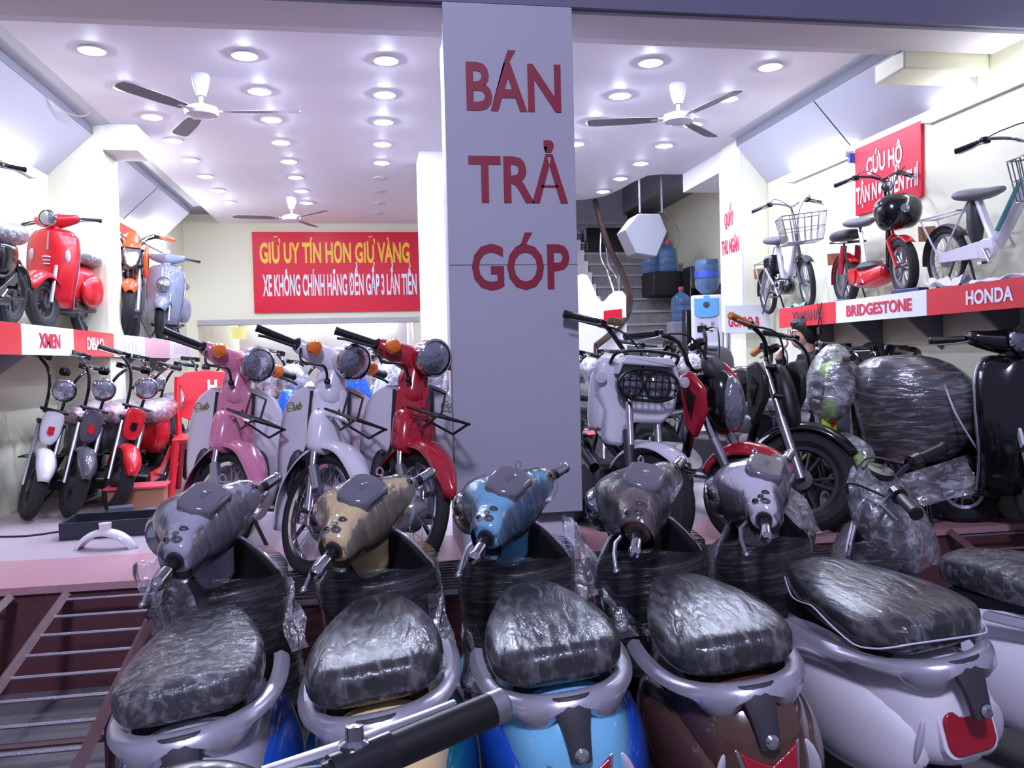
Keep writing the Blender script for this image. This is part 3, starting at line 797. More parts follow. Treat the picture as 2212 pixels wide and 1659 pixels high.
c_grey = mat('silver_grey_paint', '#b9b8c8', 0.22, coat=0.6)
c_cream = mat('cream_paint', '#f6d89c', 0.2, coat=0.7)
c_sky = mat('sky_blue_paint', '#7ac4ea', 0.2, coat=0.7)
c_blue = mat('deep_blue_paint', '#1f4fb4', 0.2, coat=0.7)
c_teal = mat('dark_teal_paint', '#0f5f78', 0.2, coat=0.7)
c_brown = mat('dark_brown_paint', '#55392e', 0.2, coat=0.7)
c_white = mat('pearl_white_paint', '#ebe7f2', 0.22, coat=0.7)

S1 = scooter('wrapped scooter with silver grey head and blue tail, leftmost of the front row', (-.426, 2.69), R(3.6), R(-7), R(60), c_grey, c_grey, c_blue, f_head, f_seatc)
S2 = scooter('wrapped scooter with cream head and cream tail with teal sides in the front row', (.083, 2.686), R(-1.2), R(-7.5), R(54), c_cream, c_cream, c_teal, f_head, f_seat)
S3 = scooter('wrapped scooter with sky blue head and two tone blue tail in the front row', (.56, 2.70), R(-2.5), R(-6), R(53), c_sky, c_sky, c_blue, f_head, f_seat)
S4 = scooter('wrapped scooter with dark brown body between the blue and the white scooter', (1.066, 2.668), R(-4), R(-7), R(59), c_brown, c_brown, c_brown, film('cloudy_head_film', haze=0.09, gloss=0.05, rough=0.1, bump=0.9, scale=16, stretch=(1, 1, .5)), f_seat)
S5 = scooter('wrapped scooter with pearl white head and white tail with square red lamp', (1.60, 2.77), R(3), R(-7), R(52), c_white, c_white, c_white, f_head, f_seat, 'square', seatk=(1.04, .05))
S6 = scooter('wrapped scooter with bare black handlebar at the right end of the front row', (2.15, 2.76), R(25), R(-6), R(22), c_white, c_white, c_white, None, f_seatc, 'square', head='bar', seatk=(1.0, .02))
def bar_head(t, X, P):
    T = X @ Matrix.Translation(P)
    MB().tube(smooth_path([(-.30, -.12, .03), (-.2, -.07, .03), (-.12, -.02, .0), (-.04, .0, -.04), (.04, .0, -.04), (.12, -.02, .0), (.2, -.07, .03), (.30, -.12, .03)], 4), .012, 10).xf(T).build('handlebar', m_gloss, t)
    MB().bb((-.05, -.02, -.2), (.05, .05, -.02)).xf(T).build('bar_clamp', m_darkgrey, t, bevel=.01)
    for s in (-1, 1):
        MB().tube([(s * .225, -.085, .03), (s * .36, -.15, .03)], .0205, 12).lathe([(0, 0), (.022, 0), (.024, .008), (.02, .016), (0, .016)], (s * .36, -.15, .03), (s * .9, -.43, 0), 14).xf(T).build('grip', m_blackp, t)
        MB().lathe([(.012, 0), (.03, .004), (.03, .05), (.012, .054)], (s * .165, -.055, .03), (s * .9, -.43, 0), 14).xf(T).build('switch_housing', m_gloss, t)
        MB().tube([(s * .19, -.03, .02), (s * .24, -.02, .01), (s * .30, -.06, .0), (s * .35, -.09, -.005)], [.009, .009, .007, .006], 8, flat=.6).xf(T).build('brake_lever', m_darkgrey, t)
        MB().tube(smooth_path([(s * .19, -.03, .02), (s * .15, .1, .06), (s * .08, .13, -.02), (s * .03, .1, -.2)], 5), .005, 6).xf(T).build('brake_cable', m_blackp, t)
    MB().lathe([(0, -.02), (.05, -.02), (.056, .01), (.05, .025), (0, .027)], (0, .03, .04), (0, -.4, .9), 18).xf(T).build('speedometer', m_gloss, t)
    rings = []
    for k, (z, w, y0, y1) in enumerate(((-.30, .15, -.16, .12), (-.2, .2, -.15, .13), (-.08, .19, -.1, .15), (.03, .12, -.02, .16), (.07, .03, .05, .12))):
        rings.append([(w * math.cos(2 * PI * j / 24), (y0 + y1) / 2 + (y1 - y0) / 2 * math.sin(2 * PI * j / 24), z + .02 * math.sin(j * 2.1 + k)) for j in range(24)])
    MB().loft(rings, True, (False, False)).xf(T).build('film_bag', f_loose, t, wobble=.008, seed=2, sub=1)
bar_head(*S6)
# rags of wrapping film hanging off the heads and leg shields
loose_sheet(S3[0], [(.21, .33, .90), (.25, .36, .86), (.33, .30, .60), (.20, .28, .56)])
loose_sheet(S3[0], [(-.22, .36, .62), (-.17, .30, .55), (-.10, .16, .26), (-.26, .30, .34)])
loose_sheet(S5[0], [(.12, .42, 1.04), (.24, .50, .98), (.30, .36, .72), (.12, .22, .80)])
loose_sheet(S5[0], [(.21, .34, .66), (.25, .38, .62), (.32, .26, .38), (.22, .24, .34)])
loose_sheet(S4[0], [(-.22, .30, .70), (-.17, .24, .68), (-.06, .14, .52), (-.20, .22, .50)])
loose_sheet(S1[0], [(-.20, .0, .93), (-.10, .1, .95), (-.06, .16, .60), (-.17, .06, .60)])
loose_sheet(S1[0], [(.20, .34, .74), (.23, .36, .70), (.25, .22, .50), (.19, .2, .5)])
loose_sheet(S2[0], [(.19, .34, .70), (.22, .36, .66), (.22, .12, .36), (.12, .14, .40)])

hem = []
for (y, cz, hw, hz) in seat_secs(1.04, .05, .016)[::-1]:
    hem.append((-hw, y, .70 + .022 * math.sin(y * 14)))
for (y, cz, hw, hz) in seat_secs(1.04, .05, .016):
    hem.append((hw, y, .70 + .022 * math.sin(y * 14 + 1)))
MB().tube(smooth_path(hem[1:-1], 3), .0028, 6).build('film_hem', mat('film_hem_white', '#d9d6e6', .4), S5[0])
# ================================================================ bike helpers
def fender(c, Rr, w, a0, a1, depth=.02, n=20, m=7, tips=(1.0, 1.0)):
    """curved mudguard shell; angles from the top, positive towards the rear"""
    c = Vector(c); g = []
    for i in range(n + 1):
        u = i / n; t = a0 + (a1 - a0) * u
        k = 1.0
        if u < .25: k = tips[0] + (1 - tips[0]) * math.sin(u / .25 * PI / 2)
        if u > .75: k = tips[1] + (1 - tips[1]) * math.sin((1 - u) / .25 * PI / 2)
        row = []
        for j in range(m):
            x = (j / (m - 1) * 2 - 1)
            r = Rr - depth * abs(x) ** 2.5
            row.append(c + Vector((x * w * k, -math.sin(t) * r, math.cos(t) * r)))
        g.append(row)
    return MB().sheet(g)
def headlamp(t, T, c, r, ring, d=(0, 1, -.05), bucket=None, depth=.11, lens=None):
    c = Vector(c); d = Vector(d).normalized()
    h = MB().lathe([(.02, -depth), (r * .7, -depth * .8), (r * .98, -depth * .25), (r * .98, 0), (r * .9, .004)], c, d, 22).xf(T).build('headlamp', bucket or ring, t)
    MB().lathe([(r * .97, -.012), (r * 1.05, -.004), (r * 1.05, .012), (r * .93, .02)], c, d, 22, cap=(False, False)).xf(T).build('lamp_ring', ring, h)
    MB().lathe([(r * .94, .012), (r * .7, .028), (r * .35, .036), (0, .038)], c, d, 22).xf(T).build('lamp_glass', lens or m_lensg, h)
    return h
def rod(*segs, r=.012, n=8):
    mb = MB()
    for s in segs: mb.tube(s, r, n)
    return mb
def grips(t, T, x0, x1, y0, y1, z0, z1, r=.018, m=None, lever=True, name='grip'):
    for s in (-1, 1):
        a = Vector((s * x0, y0, z0)); b = Vector((s * x1, y1, z1))
        g = MB().tube([a, b], r, 10).lathe([(0, 0), (r * 1.08, 0), (r * 1.1, .008), (r * .8, .014), (0, .014)], b, (b - a), 10).xf(T).build(name, m or m_blackp, t)
        MB().box(a - (b - a).normalized() * .03, (.05, .035, .04)).xf(T).build('switch_box', m_gloss, t, bevel=.006)
        if lever:
            MB().tube([a + V(-s * .02, .02, -.005), a + V(s * .02, .05, -.015), (a + b) / 2 + V(0, .055, -.02), b + V(s * .01, .04, -.025)], [.007, .008, .006, .006], 6, flat=.6).xf(T).build('brake_lever', m_alum, t)

# ================================================================ three step-through mopeds on the shop floor
def step_through(label, loc, rz, lean, steer, paint, side='left'):
    t = empty('moped', label, 'moped', (loc[0], loc[1], FZ), rz, 'mopeds with white leg shields facing the street', lean, 0, 1.05)
    F = Vector((0, .58, .28)); Q = (0, .33, .85); ax = (0, -.30, .68)
    X = steer_matrix(Q, ax, steer)
    w = wheel('front_wheel', F, .28, t, .062, X, 'wire', m_chrome, 40, 28, .072)
    MB().lathe([(0, -.05), (.025, -.05), (.03, -.04), (.078, -.034), (.084, -.02), (.084, .03), (.07, .04), (0, .04)], F, (1, 0, 0), 22).xf(X).build('brake_drum', m_alum, w)
    dots = MB()
    for k in range(10):
        a = 2 * PI * k / 10
        for sx in (-.0345, .0365):
            dots.lathe([(0, -.002), (.0055, -.002), (.0055, .002), (0, .002)], F + V(sx, .064 * math.cos(a), .064 * math.sin(a)), (1, 0, 0), 8)
    dots.xf(X).build('drum_holes', m_blackp, w)
    rod([F + V(.066, 0, 0), (.066, .455, .60)], [F + V(-.066, 0, 0), (-.066, .455, .60)], r=.019, n=12).xf(X).build('fork_legs', m_chrome, t)
    rod([F + V(.066, .015, .1), (.066, .505, .47)], [F + V(-.066, .015, .1), (-.066, .505, .47)], r=.025, n=12).xf(X).build('fork_sleeves', m_alum, t)
    rod([F + V(-.11, 0, 0), F + V(.11, 0, 0)], r=.012).xf(X).build('axle', m_darkgrey, t)
    # painted fork cover, its two legs, and the long mudguard
    cov = MB().loft([[(u, v, z) for u, v in sup(wd, dp, 20, 3.2, 0, yc)] for z, wd, dp, yc in ((.525, .098, .055, .47), (.56, .104, .066, .465), (.64, .104, .07, .44), (.70, .098, .07, .415), (.735, .07, .05, .40))])
    cov.xf(X).build('fork_cover', paint, t, sub=1)
    fender(F, .335, .07, -R(66), R(118), .05, 26, 9, (.25, .75)).xf(X).build('front_fender', paint, t, solid=.006)
    # gull-wing handlebar cover
    H = Vector((0, .305, .94))
    secs = []
    for k in range(15):
        x = -.21 + .42 * k / 14; a = abs(x) / .21
        secs.append((x, .02 - .085 * a ** 1.5, .0 + .035 * a ** 1.1 + .012, .062 - .032 * a, .075 - .043 * a))
    loft_x(secs, 18, 2.3).xf(X @ Matrix.Translation(H)).build('handlebar_cover', paint, t, sub=1)
    MB().loft([[(u, v, z) for u, v in sup(wd, wd * 1.1, 18, 2.2, 0, yc)] for z, wd, yc in ((.76, .074, .352), (.82, .072, .335), (.90, .068, .315), (.99, .05, .31))]).xf(X).build('steering_neck', paint, t, sub=1)
    headlamp(t, X, H + V(0, .145, .045), .086, m_chrome, (0, 1, -.06), paint, .15)
    for s in (-1, 1):
        o = MB().lathe([(.012, -.05), (.026, -.03), (.036, -.008), (.036, .0)], H + V(s * .165, .045, .052), (s * .15, 1, 0), 16).xf(X).build('turn_signal', paint, t)
        MB().lathe([(.036, -.004), (.037, .01), (.028, .03), (.012, .037), (0, .038)], H + V(s * .165, .045, .052), (s * .15, 1, 0), 16).xf(X).build('amber_lens', m_amber, o)
    for s in (-1, 1):
        a = H + V(s * .205, -.065, .048); b = H + V(s * .37, -.125, .06)
        MB().tube([a, b], .0185, 12).lathe([(0, 0), (.0205, 0), (.0205, .012), (0, .014)], b, b - a, 12).xf(X).build('grip', m_blackp, t)
        MB().lathe([(.012, 0), (.032, .004), (.034, .03), (.02, .045)], a - (b - a) * .22, b - a, 12).xf(X).build('grip_collar', m_gloss, t)
        MB().tube([a + V(0, .02, -.01), a + V(s * .03, .055, -.02), b + V(-s * .02, .06, -.03), b + V(s * .015, .045, -.035)], .007, 6).xf(X).build('brake_lever', m_blackp, t)
    MB().tube(smooth_path([H + V(.19, -.02, .03), H + V(.20, .05, -.03), H + V(.13, .12, -.02), H + V(.075, .10, -.08)], 5), .007, 6).ell(H + V(.075, .10, -.08), (.016, .016, .016), 10, 6).xf(X).build('brake_cable', m_blackp, t)
    # wire carrier over the mudguard
    cz = .735
    ck = rod([(-.10, .50, cz), (-.085, .74, cz - .01), (.085, .74, cz - .01), (.10, .50, cz), (-.10, .50, cz)], [(-.085, .50, cz), (-.085, .49, cz + .10), (.0, .49, cz + .11), (.0, .50, cz)],
             [(-.03, .50, cz), (-.03, .74, cz - .01)], [(.03, .50, cz), (.03, .74, cz - .01)], [(-.09, .62, cz - .005), (.09, .62, cz - .005)],
             [(-.085, .73, cz - .01), (-.08, .64, cz - .07), (-.02, .45, cz - .03)], [(.085, .73, cz - .01), (.08, .64, cz - .07), (.02, .45, cz - .03)], r=.0062, n=6)
    ck.xf(X).build('front_carrier', m_blackp, t)
    # white leg shields
    zs = [.845, .838, .82, .79, .74, .66, .56, .46, .36, .27, .21, .19]
    hwz = [.09, .12, .152, .186, .213, .229, .235, .233, .222, .20, .172, .15]
    g = []
    for z, hw in zip(zs, hwz):
        row = []
        for j in range(17):
            x = (j / 8 - 1) * hw; a = max(0, abs(x) - .06) / .19
            row.append((x, .345 - .12 * a ** 1.6 - .10 * (z - .5) + (.03 if abs(x) < .07 else 0), z))
        g.append(row)
    MB().sheet(g).build('leg_shield', mat('white_leg_shield', '#d9d2dc', 0.3, coat=.3), t, solid=.008)
    for s in (-1, 1):
        MB().tube(smooth_path([(s * .088, .345, .82), (s * .09, .37, .7), (s * .092, .385, .56), (s * .12, .385, .50), (s * .15, .37, .42), (s * .15, .36, .3)], 4), .009, 6).build('shield_gap', m_seam, t)
    for s in (-1, 1): MB().ell((s * .135, .335, .40), (.05, .025, .14), 14, 8).build('shield_recess', m_darkgrey, t)
    col = MB().loft([[(u, v, z) for u, v in sup(wd, .055, 20, 3, 0, yc)] for z, wd, yc in ((.46, .07, .385), (.50, .084, .385), (.62, .088, .37), (.74, .086, .355), (.82, .084, .345), (.845, .066, .34))])
    col.build('centre_column', paint, t, sub=1)
    MB().ell((0, .397, .815), (.042, .012, .014), 14, 6).build('badge', mat('badge_dark', '#5a3b42', 0.3), t)
    MB().tube(smooth_path([(-.048, .418, .745), (-.036, .425, .70), (0, .437, .655), (.036, .425, .70), (.048, .418, .745)], 4), .0042, 6).build('column_line', m_blackp, t)
    MB().ell((0, .43, .60), (.011, .008, .011), 10, 6).build('column_bolt', m_chrome, t)
    gold = mat('gold_lettering', '#8f8a45', 0.35, metal=.4) if side != 'right' else mat('grey_lettering', '#6f6d78', 0.4)
    sg = -1 if side == 'right' else 1
    # script on one shield (local +x is on the left for someone in front of the bike)
    if sg > 0: lettering('Cub', (.205, .262, .72), (-1, .42, .12), (0, -.1, 1), .085, .036, gold, t, bold=.015, shear=.35, lift=.012)
    else: lettering('Cub', (-.13, .305, .735), (-1, -.42, .06), (0, -.1, 1), .085, .036, gold, t, bold=.015, shear=.35, lift=.012)
    # frame, body, seat, rear end
    rod([(0, .34, .78), (0, .26, .5), (0, .05, .36), (0, -.2, .42)], r=.045, n=12).build('frame_tube', paint, t)
    loft_y([(.12, .26, .05, .07), (.05, .25, .09, .1), (-.1, .25, .1, .11), (-.2, .25, .07, .08)], 14, 3).build('engine', m_alum, t)
    loft_y([(.02, .56, .06, .05), (-.1, .58, .10, .1), (-.3, .58, .11, .11), (-.5, .58, .08, .09), (-.62, .56, .03, .04)], 18).build('body_shell', paint, t, sub=1)
    loft_y([(.06, .70, .05, .02), (0, .72, .10, .035), (-.3, .72, .125, .04), (-.6, .72, .11, .035), (-.66, .71, .06, .02)], 18, 3).build('seat', m_vinyl, t, sub=1)
    wheel('rear_wheel', (0, -.58, .28), .28, t, .065, None, 'wire', m_chrome, 32, 20, .07)
    fender((0, -.58, .28), .325, .07, -R(40), R(100), .04, 16).build('rear_fender', paint, t, solid=.006)
    rod([(.08, -.1, .3), (.08, -.58, .28)], [(-.08, -.1, .3), (-.08, -.58, .28)], [(.09, -.55, .3), (.09, -.48, .62)], [(-.09, -.55, .3), (-.09, -.48, .62)], r=.02).build('swing_arm', m_darkgrey, t)
    rod([(.10, .05, .2), (.13, -.1, .2), (.14, -.5, .24)], r=.028).build('exhaust', m_chrome, t)
    rod([(-.05, .1, .22), (-.17, .12, .006)], [(.05, -.1, .2), (.16, -.1, .03)], [(-.22, .1, .2), (.22, .1, .2)], r=.011).build('stand', m_darkgrey, t)
    return t
c_pink = mat('rose_pink_paint', '#d27e9c', 0.22, coat=0.6)
c_red = mat('deep_red_paint', '#b01830', 0.2, coat=0.7)
c_wht = mat('cool_white_paint', '#dedbe6', 0.22, coat=0.6)
step_through('rose pink step-through moped with white leg shields, leftmost of three', (-.79, 4.9), R(180), R(-5), R(40), c_pink)
step_through('white step-through moped between the pink and the red moped', (-.29, 4.62), R(180), R(-5), R(38), c_wht)
step_through('deep red step-through moped with white leg shields beside the grey pillar', (.13, 4.50), R(180), R(-4), R(30), c_red, 'right')
# ================================================================ left side of the shop
c_bred = mat('bright_red_paint', '#cc1422', 0.28, coat=0.3)
c_lgrey = mat('bluish_grey_paint', '#8f96ac', 0.2, coat=0.7)
c_orange = mat('orange_paint', '#f0571e', 0.25, coat=0.5)
f_pad = film('padded_film', haze=0.30, gloss=0.08, rough=0.2, bump=0.8, scale=30)
m_foam = mat('milky_packing_foam', '#d9d4e0', 0.5, bump=0.4, bscale=60)

def fat_moped(label, loc, rz, steer, fend, plate, body, lampm, seatm=None, group=None, bars=.235, wheelm=None, name='electric_moped', lens=True, sc=1.0, lean=-R(8), wrapseat=True):
    t = empty(name, label, 'moped', loc, rz, group, lean, 0, sc)
    F = Vector((0, .55, .22)); Q = (0, .33, .85); X = steer_matrix(Q, (0, -.25, .68), steer)
    wheel('front_wheel', F, .22, t, .095, X, 'alloy', wheelm or m_darkgrey, 32, 5, .05)
    wheel('rear_wheel', (0, -.55, .22), .22, t, .095, None, 'alloy', wheelm or m_darkgrey, 28, 5, .06)
    rod([F + V(.072, 0, 0), (.072, .43, .64)], [F + V(-.072, 0, 0), (-.072, .43, .64)], r=.014).xf(X).build('fork_legs', m_alum, t)
    MB().bb((-.09, .38, .63), (.09, .46, .66)).xf(X).build('fork_yoke', m_blackp, t, bevel=.008)
    MB().bb((-.09, .36, .72), (.09, .44, .74)).xf(X).build('fork_yoke', m_blackp, t, bevel=.008)
    fender(F, .265, .062, -R(70), R(75), .04, 20, 7, (.5, .8)).xf(X).build('front_fender', fend, t, solid=.006)
    MB().loft([[(u, v, z) for u, v in sup(w, .02, 16, 3, 0, y)] for z, w, y in ((.50, .03, .475), (.53, .055, .475), (.60, .07, .465), (.70, .072, .45), (.735, .05, .445))]).xf(X).build('front_plate', plate, t, sub=1)
    MB().prism([(-.022, .58), (.0, .565), (.022, .585), (.018, .63), (-.02, .63)], lambda u, v, h: (u, h - (v - .5) * .13 + .5, v), -.006, .004).xf(X).build('badge', c_bred if plate is not c_bred else m_gloss, t)
    headlamp(t, X, (0, .485, .885), .078, m_chrome, (0, 1, -.12), lampm, .12)
    MB().tube(smooth_path([(bars, .20, 1.07), (.17, .25, 1.06), (.10, .31, .99), (.06, .33, .86), (.05, .35, .70)], 5), .011, 8).tube(smooth_path([(-bars, .20, 1.07), (-.17, .25, 1.06), (-.10, .31, .99), (-.06, .33, .86), (-.05, .35, .70)], 5), .011, 8).tube([(-.06, .33, .86), (.06, .33, .86)], .014).xf(X).build('handlebar', m_gloss, t)
    grips(t, X, bars - .05, bars + .09, .215, .14, 1.07, 1.075)
    MB().lathe([(0, 0), (.035, 0), (.04, .02), (.034, .035), (0, .038)], (0, .34, .99), (0, -.5, .9), 14).xf(X).build('speedometer', m_gloss, t)
    rod([(0, .37, .70), (0, .30, .28), (0, .1, .2)], r=.034).build('frame_tube', m_gloss, t)
    MB().bb((-.12, -.30, .15), (.12, .26, .23)).build('floor_frame', m_blackp, t, bevel=.02)
    for s in (-1, 1):
        MB().prism([(.24, .17), (.26, .25), (-.05, .26), (-.3, .40), (-.34, .34), (-.1, .18)], lambda u, v, h: (h * s, u, v), .118, .132).build('side_strip', body, t, bevel=.004)
    loft_y([(-.10, .50, .06, .10), (-.14, .48, .10, .15), (-.3, .48, .11, .15), (-.42, .50, .09, .12), (-.46, .52, .05, .07)], 18, 3).build('seat_box', body, t, sub=1)
    st_ = loft_y([(.0, .66, .05, .03), (-.04, .665, .09, .05), (-.2, .675, .115, .06), (-.4, .685, .115, .065), (-.52, .69, .09, .05), (-.56, .69, .04, .02)], 20, 2.8).build('seat', seatm or m_vinyl, t, sub=1)
    if wrapseat:
        loft_y([(.03, .655, .05, .05), (-.03, .655, .10, .075), (-.2, .668, .132, .088), (-.4, .68, .132, .09), (-.54, .69, .105, .075), (-.59, .69, .04, .03)], 22, 2.5).build('seat_film', f_pad, t, wobble=.005, seed=int(abs(loc[0]) * 100), sub=1)
    fender((0, -.55, .22), .27, .06, -R(50), R(75), .03, 14).build('rear_fender', body, t, solid=.006)
    rod([(.09, -.18, .2), (.09, -.55, .22)], [(-.09, -.18, .2), (-.09, -.55, .22)], [(.085, -.5, .24), (.08, -.36, .55)], [(-.085, -.5, .24), (-.08, -.36, .55)], r=.014).build('rear_frame', m_gloss, t)
    rod([(0, -.62, .50), (0, -.74, .42)], r=.02).build('number_plate_arm', m_blackp, t)
    MB().lathe([(0, 0), (.03, 0), (.034, .012), (0, .02)], (0, -.50, .58), (0, -1, .1), 12).build('rear_lamp', m_redlens, t)
    rod([(-.17, .0, .2), (.17, .0, .2)], [(.17, .0, .2), (.17, .10, .12)], [(-.17, .0, .2), (-.17, -.10, .28)], r=.009).box((.2, .10, .12), (.07, .05, .02)).box((-.2, -.10, .28), (.07, .05, .02)).build('pedal_crank', m_gloss, t)
    rod([(-.09, .47, .42), (.16, .47, .40), (.16, .34, .40), (-.09, .34, .42), (-.09, .47, .42)], [(-.05, .47, .42), (-.03, .44, .28), (.02, .36, .30), (.02, .34, .41)], [(.08, .47, .41), (.07, .44, .28), (.06, .36, .30), (.06, .34, .41)], r=.005, n=6).build('wire_basket', m_blackp, t)
    rod([(.05, -.05, .16), (.16, -.08, .004)], r=.01).build('stand', m_darkgrey, t)
    return t
GM = 'mopeds in a row under the left shelf'
c_dgrey = mat('dark_grey_paint', '#4b4a55', 0.25, coat=.5)
fat_moped('moped with white front fender and white plate under the left shelf', (-2.30, 6.60, FZ), R(180), R(30), c_wht, c_wht, c_dgrey, c_wht, group=GM, bars=.19, seatm=c_pink)
fat_moped('dark grey moped between the white and the red moped under the left shelf', (-2.05, 6.62, FZ), R(180), R(30), c_dgrey, c_dgrey, c_dgrey, c_dgrey, group=GM, bars=.19, seatm=c_pink)
fat_moped('bright red moped with red front fender beside the red plastic chair', (-1.80, 6.72, FZ), R(180), R(32), c_bred, c_bred, c_bred, m_chrome, group=GM, bars=.20, seatm=c_pink)
fat_moped('dark moped behind the red moped with black perforated lamp', (-1.62, 8.2, FZ), R(180), R(-10), c_dgrey, m_gloss, c_bred, m_gloss, group=GM, bars=.2)
fat_moped('dark moped farther back under the left shelf', (-2.0, 8.05, FZ), R(180), R(10), c_dgrey, m_gloss, c_dgrey, m_gloss, group=GM, bars=.2)

def apron_scooter(label, loc, rz, steer, paint, lamp='head', sc=1.0, lean=-R(3), group=None, grille=True, wrap=True, barm=None, tyre_w=.10, name='retro_scooter', badge=None, inner=None, alloy=m_rim):
    t = empty(name, label, 'scooter', loc, rz, group, lean, 0, sc)
    F = Vector((0, .55, .23)); Q = (0, .28, .9); X = steer_matrix(Q, (0, -.27, .7), steer)
    wheel('front_wheel', F, .23, t, tyre_w, X, 'alloy', alloy, 32, 5, .05)
    wheel('rear_wheel', (0, -.55, .23), .23, t, tyre_w, None, 'alloy', alloy, 28, 5, .06)
    rod([F + V(.075, 0, 0), (.07, .42, .56)], [F + V(-.075, 0, 0), (-.07, .42, .56)], r=.018).xf(X).build('fork_legs', m_alum, t)
    fender(F, .285, .095, -R(62), R(70), .075, 22, 9, (.6, .8)).xf(X).build('front_fender', paint, t, solid=.008)
    # bowed apron
    g = []
    for z, hw in ((.90, .06), (.89, .12), (.865, .165), (.82, .195), (.74, .21), (.62, .212), (.5, .205), (.4, .19), (.3, .17), (.2, .16)):
        row = []
        for j in range(15):
            u = j / 7 - 1; x = u * hw
            y = .30 + .15 * (1 - abs(u) ** 2.2) * min(1, hw / .17) - .10 * (z - .55) + (.02 if z < .5 else 0) - (.10 * (.5 - z) / .3 if z < .5 else 0)
            row.append((x, y, z))
        g.append(row)
    MB().sheet(g).build('apron', paint, t, solid=.012)
    edge = [(r[0][0], r[0][1], r[0][2]) for r in g[::-1]] + [(r[-1][0], r[-1][1], r[-1][2]) for r in g[1:]]
    MB().tube(smooth_path(edge, 2), .009, 8).build('apron_trim', inner or m_chrome, t)
    back = [[(p[0] * .93, p[1] * .55 + .115, p[2] * .96) for p in r] for r in g]
    MB().sheet(back).build('inner_panel', m_blackp, t, solid=.02)
    if grille:
        for k in range(3):
            MB().ell((0, .475 - k * .004, .635 - k * .03), (.04 - k * .004, .014, .011), 14, 6).build('horn_grille', m_silver, t)
        for s in (-1, 1):
            MB().ell((s * .145, .385, .655), (.026, .02, .06), 14, 8, Matrix.Rotation(s * R(-35), 3, 'Z')).build('turn_signal', mat('clear_signal_lens', '#c9c4d2'), t)
        MB().prism([(-.006, .70), (.006, .70), (.004, .86), (-.004, .86)], lambda u, v, h: (u, h - .10 * (v - .55) + .455, v), 0, .012).build('apron_rib', m_silver, t)
    secs = []
    for k in range(13):
        x = -.2 + .4 * k / 12; a = abs(x) / .2
        secs.append((x, .03 - .07 * a, .03 * a ** 2, .085 - .05 * a, .075 - .04 * a))
    H = Matrix.Translation((0, .26, .97))
    loft_x(secs, 16, 2.3).xf(X @ H).build('head_cover', paint, t, sub=1)
    MB().loft([[(u, v, z) for u, v in sup(w, w, 16, 2.2, 0, y)] for z, w, y in ((.82, .05, .31), (.9, .055, .29), (.97, .06, .28))]).xf(X).build('neck', paint, t)
    if lamp == 'head': headlamp(t, X, (0, .375, .985), .075, m_chrome, (0, 1, -.05), paint, .1)
    else: headlamp(t, Matrix.Identity(4), (0, .475, .66), .085, paint, (0, 1, .12), paint, .08)
    grips(t, X, .20, .345, .20, .14, .99, .985, m=barm)
    MB().bb((-.15, -.08, .17), (.15, .3, .22)).build('floorboard', m_blackp, t, bevel=.015)
    loft_y([(-.72, .46, .03, .06), (-.68, .48, .10, .13), (-.55, .48, .16, .18), (-.35, .47, .18, .19), (-.15, .46, .15, .19), (-.02, .44, .1, .18)], 20, 2.4).build('tail_body', paint, t, sub=1)
    for s in (-1, 1):
        loft_y([(-.66, .42, .02, .05, s * .12), (-.55, .42, .07, .15, s * .14), (-.38, .41, .09, .17, s * .15), (-.2, .40, .08, .15, s * .145), (-.07, .40, .02, .06, s * .13)], 16, 2.3).build('side_cowl', paint, t, sub=1)
    loft_y([(y, cz + .01, hw, hz) for y, cz, hw, hz in seat_secs()], 20, 3.2).build('seat', m_vinyl, t, sub=1)
    if wrap: loft_y([(y, cz + .012, hw, hz) for y, cz, hw, hz in seat_secs(1, 0, .02)], 20, 2.6).build('seat_film', f_pad, t, wobble=.004, sub=1)
    loft_y([(-.5, .22, .05, .06), (-.3, .24, .1, .09), (-.05, .24, .1, .08)], 12, 3).build('drive_unit', m_darkgrey, t)
    MB().ell((0, -.725, .48), (.05, .02, .05), 14, 8).build('rear_lamp', m_redlens, t)
    rod([(-.1, .0, .2), (-.19, .03, .004)], [(.1, .0, .2), (.19, .03, .02)], r=.011).build('stand', m_darkgrey, t)
    rod([(.06, .2, .18), (.1, -.1, .2), (.13, -.55, .23)], [(-.06, .2, .18), (-.1, -.1, .2), (-.12, -.55, .23)], r=.018).build('under_frame', m_darkgrey, t)
    return t
SX = -2.315
red_s = apron_scooter('bright red retro scooter on the left shelf above the white and red panels', (SX, 6.8, LZ), R(182), R(-12), c_bred, 'head', .82, alloy=m_darkgrey)
MB().prism([(.12, .83), (.20, .84), (.20, .85), (.12, .845)], lambda u, v, h: (-u + .06, .395 + h - (u - .1) * .5, v), 0, .004).build('apron_script', m_silver, red_s)
apron_scooter('bluish grey retro scooter with round lamp in its front on the left shelf', (SX + .04, 9.85, LZ), R(186), R(0), c_lgrey, 'apron', .92, lean=-R(4), grille=False)

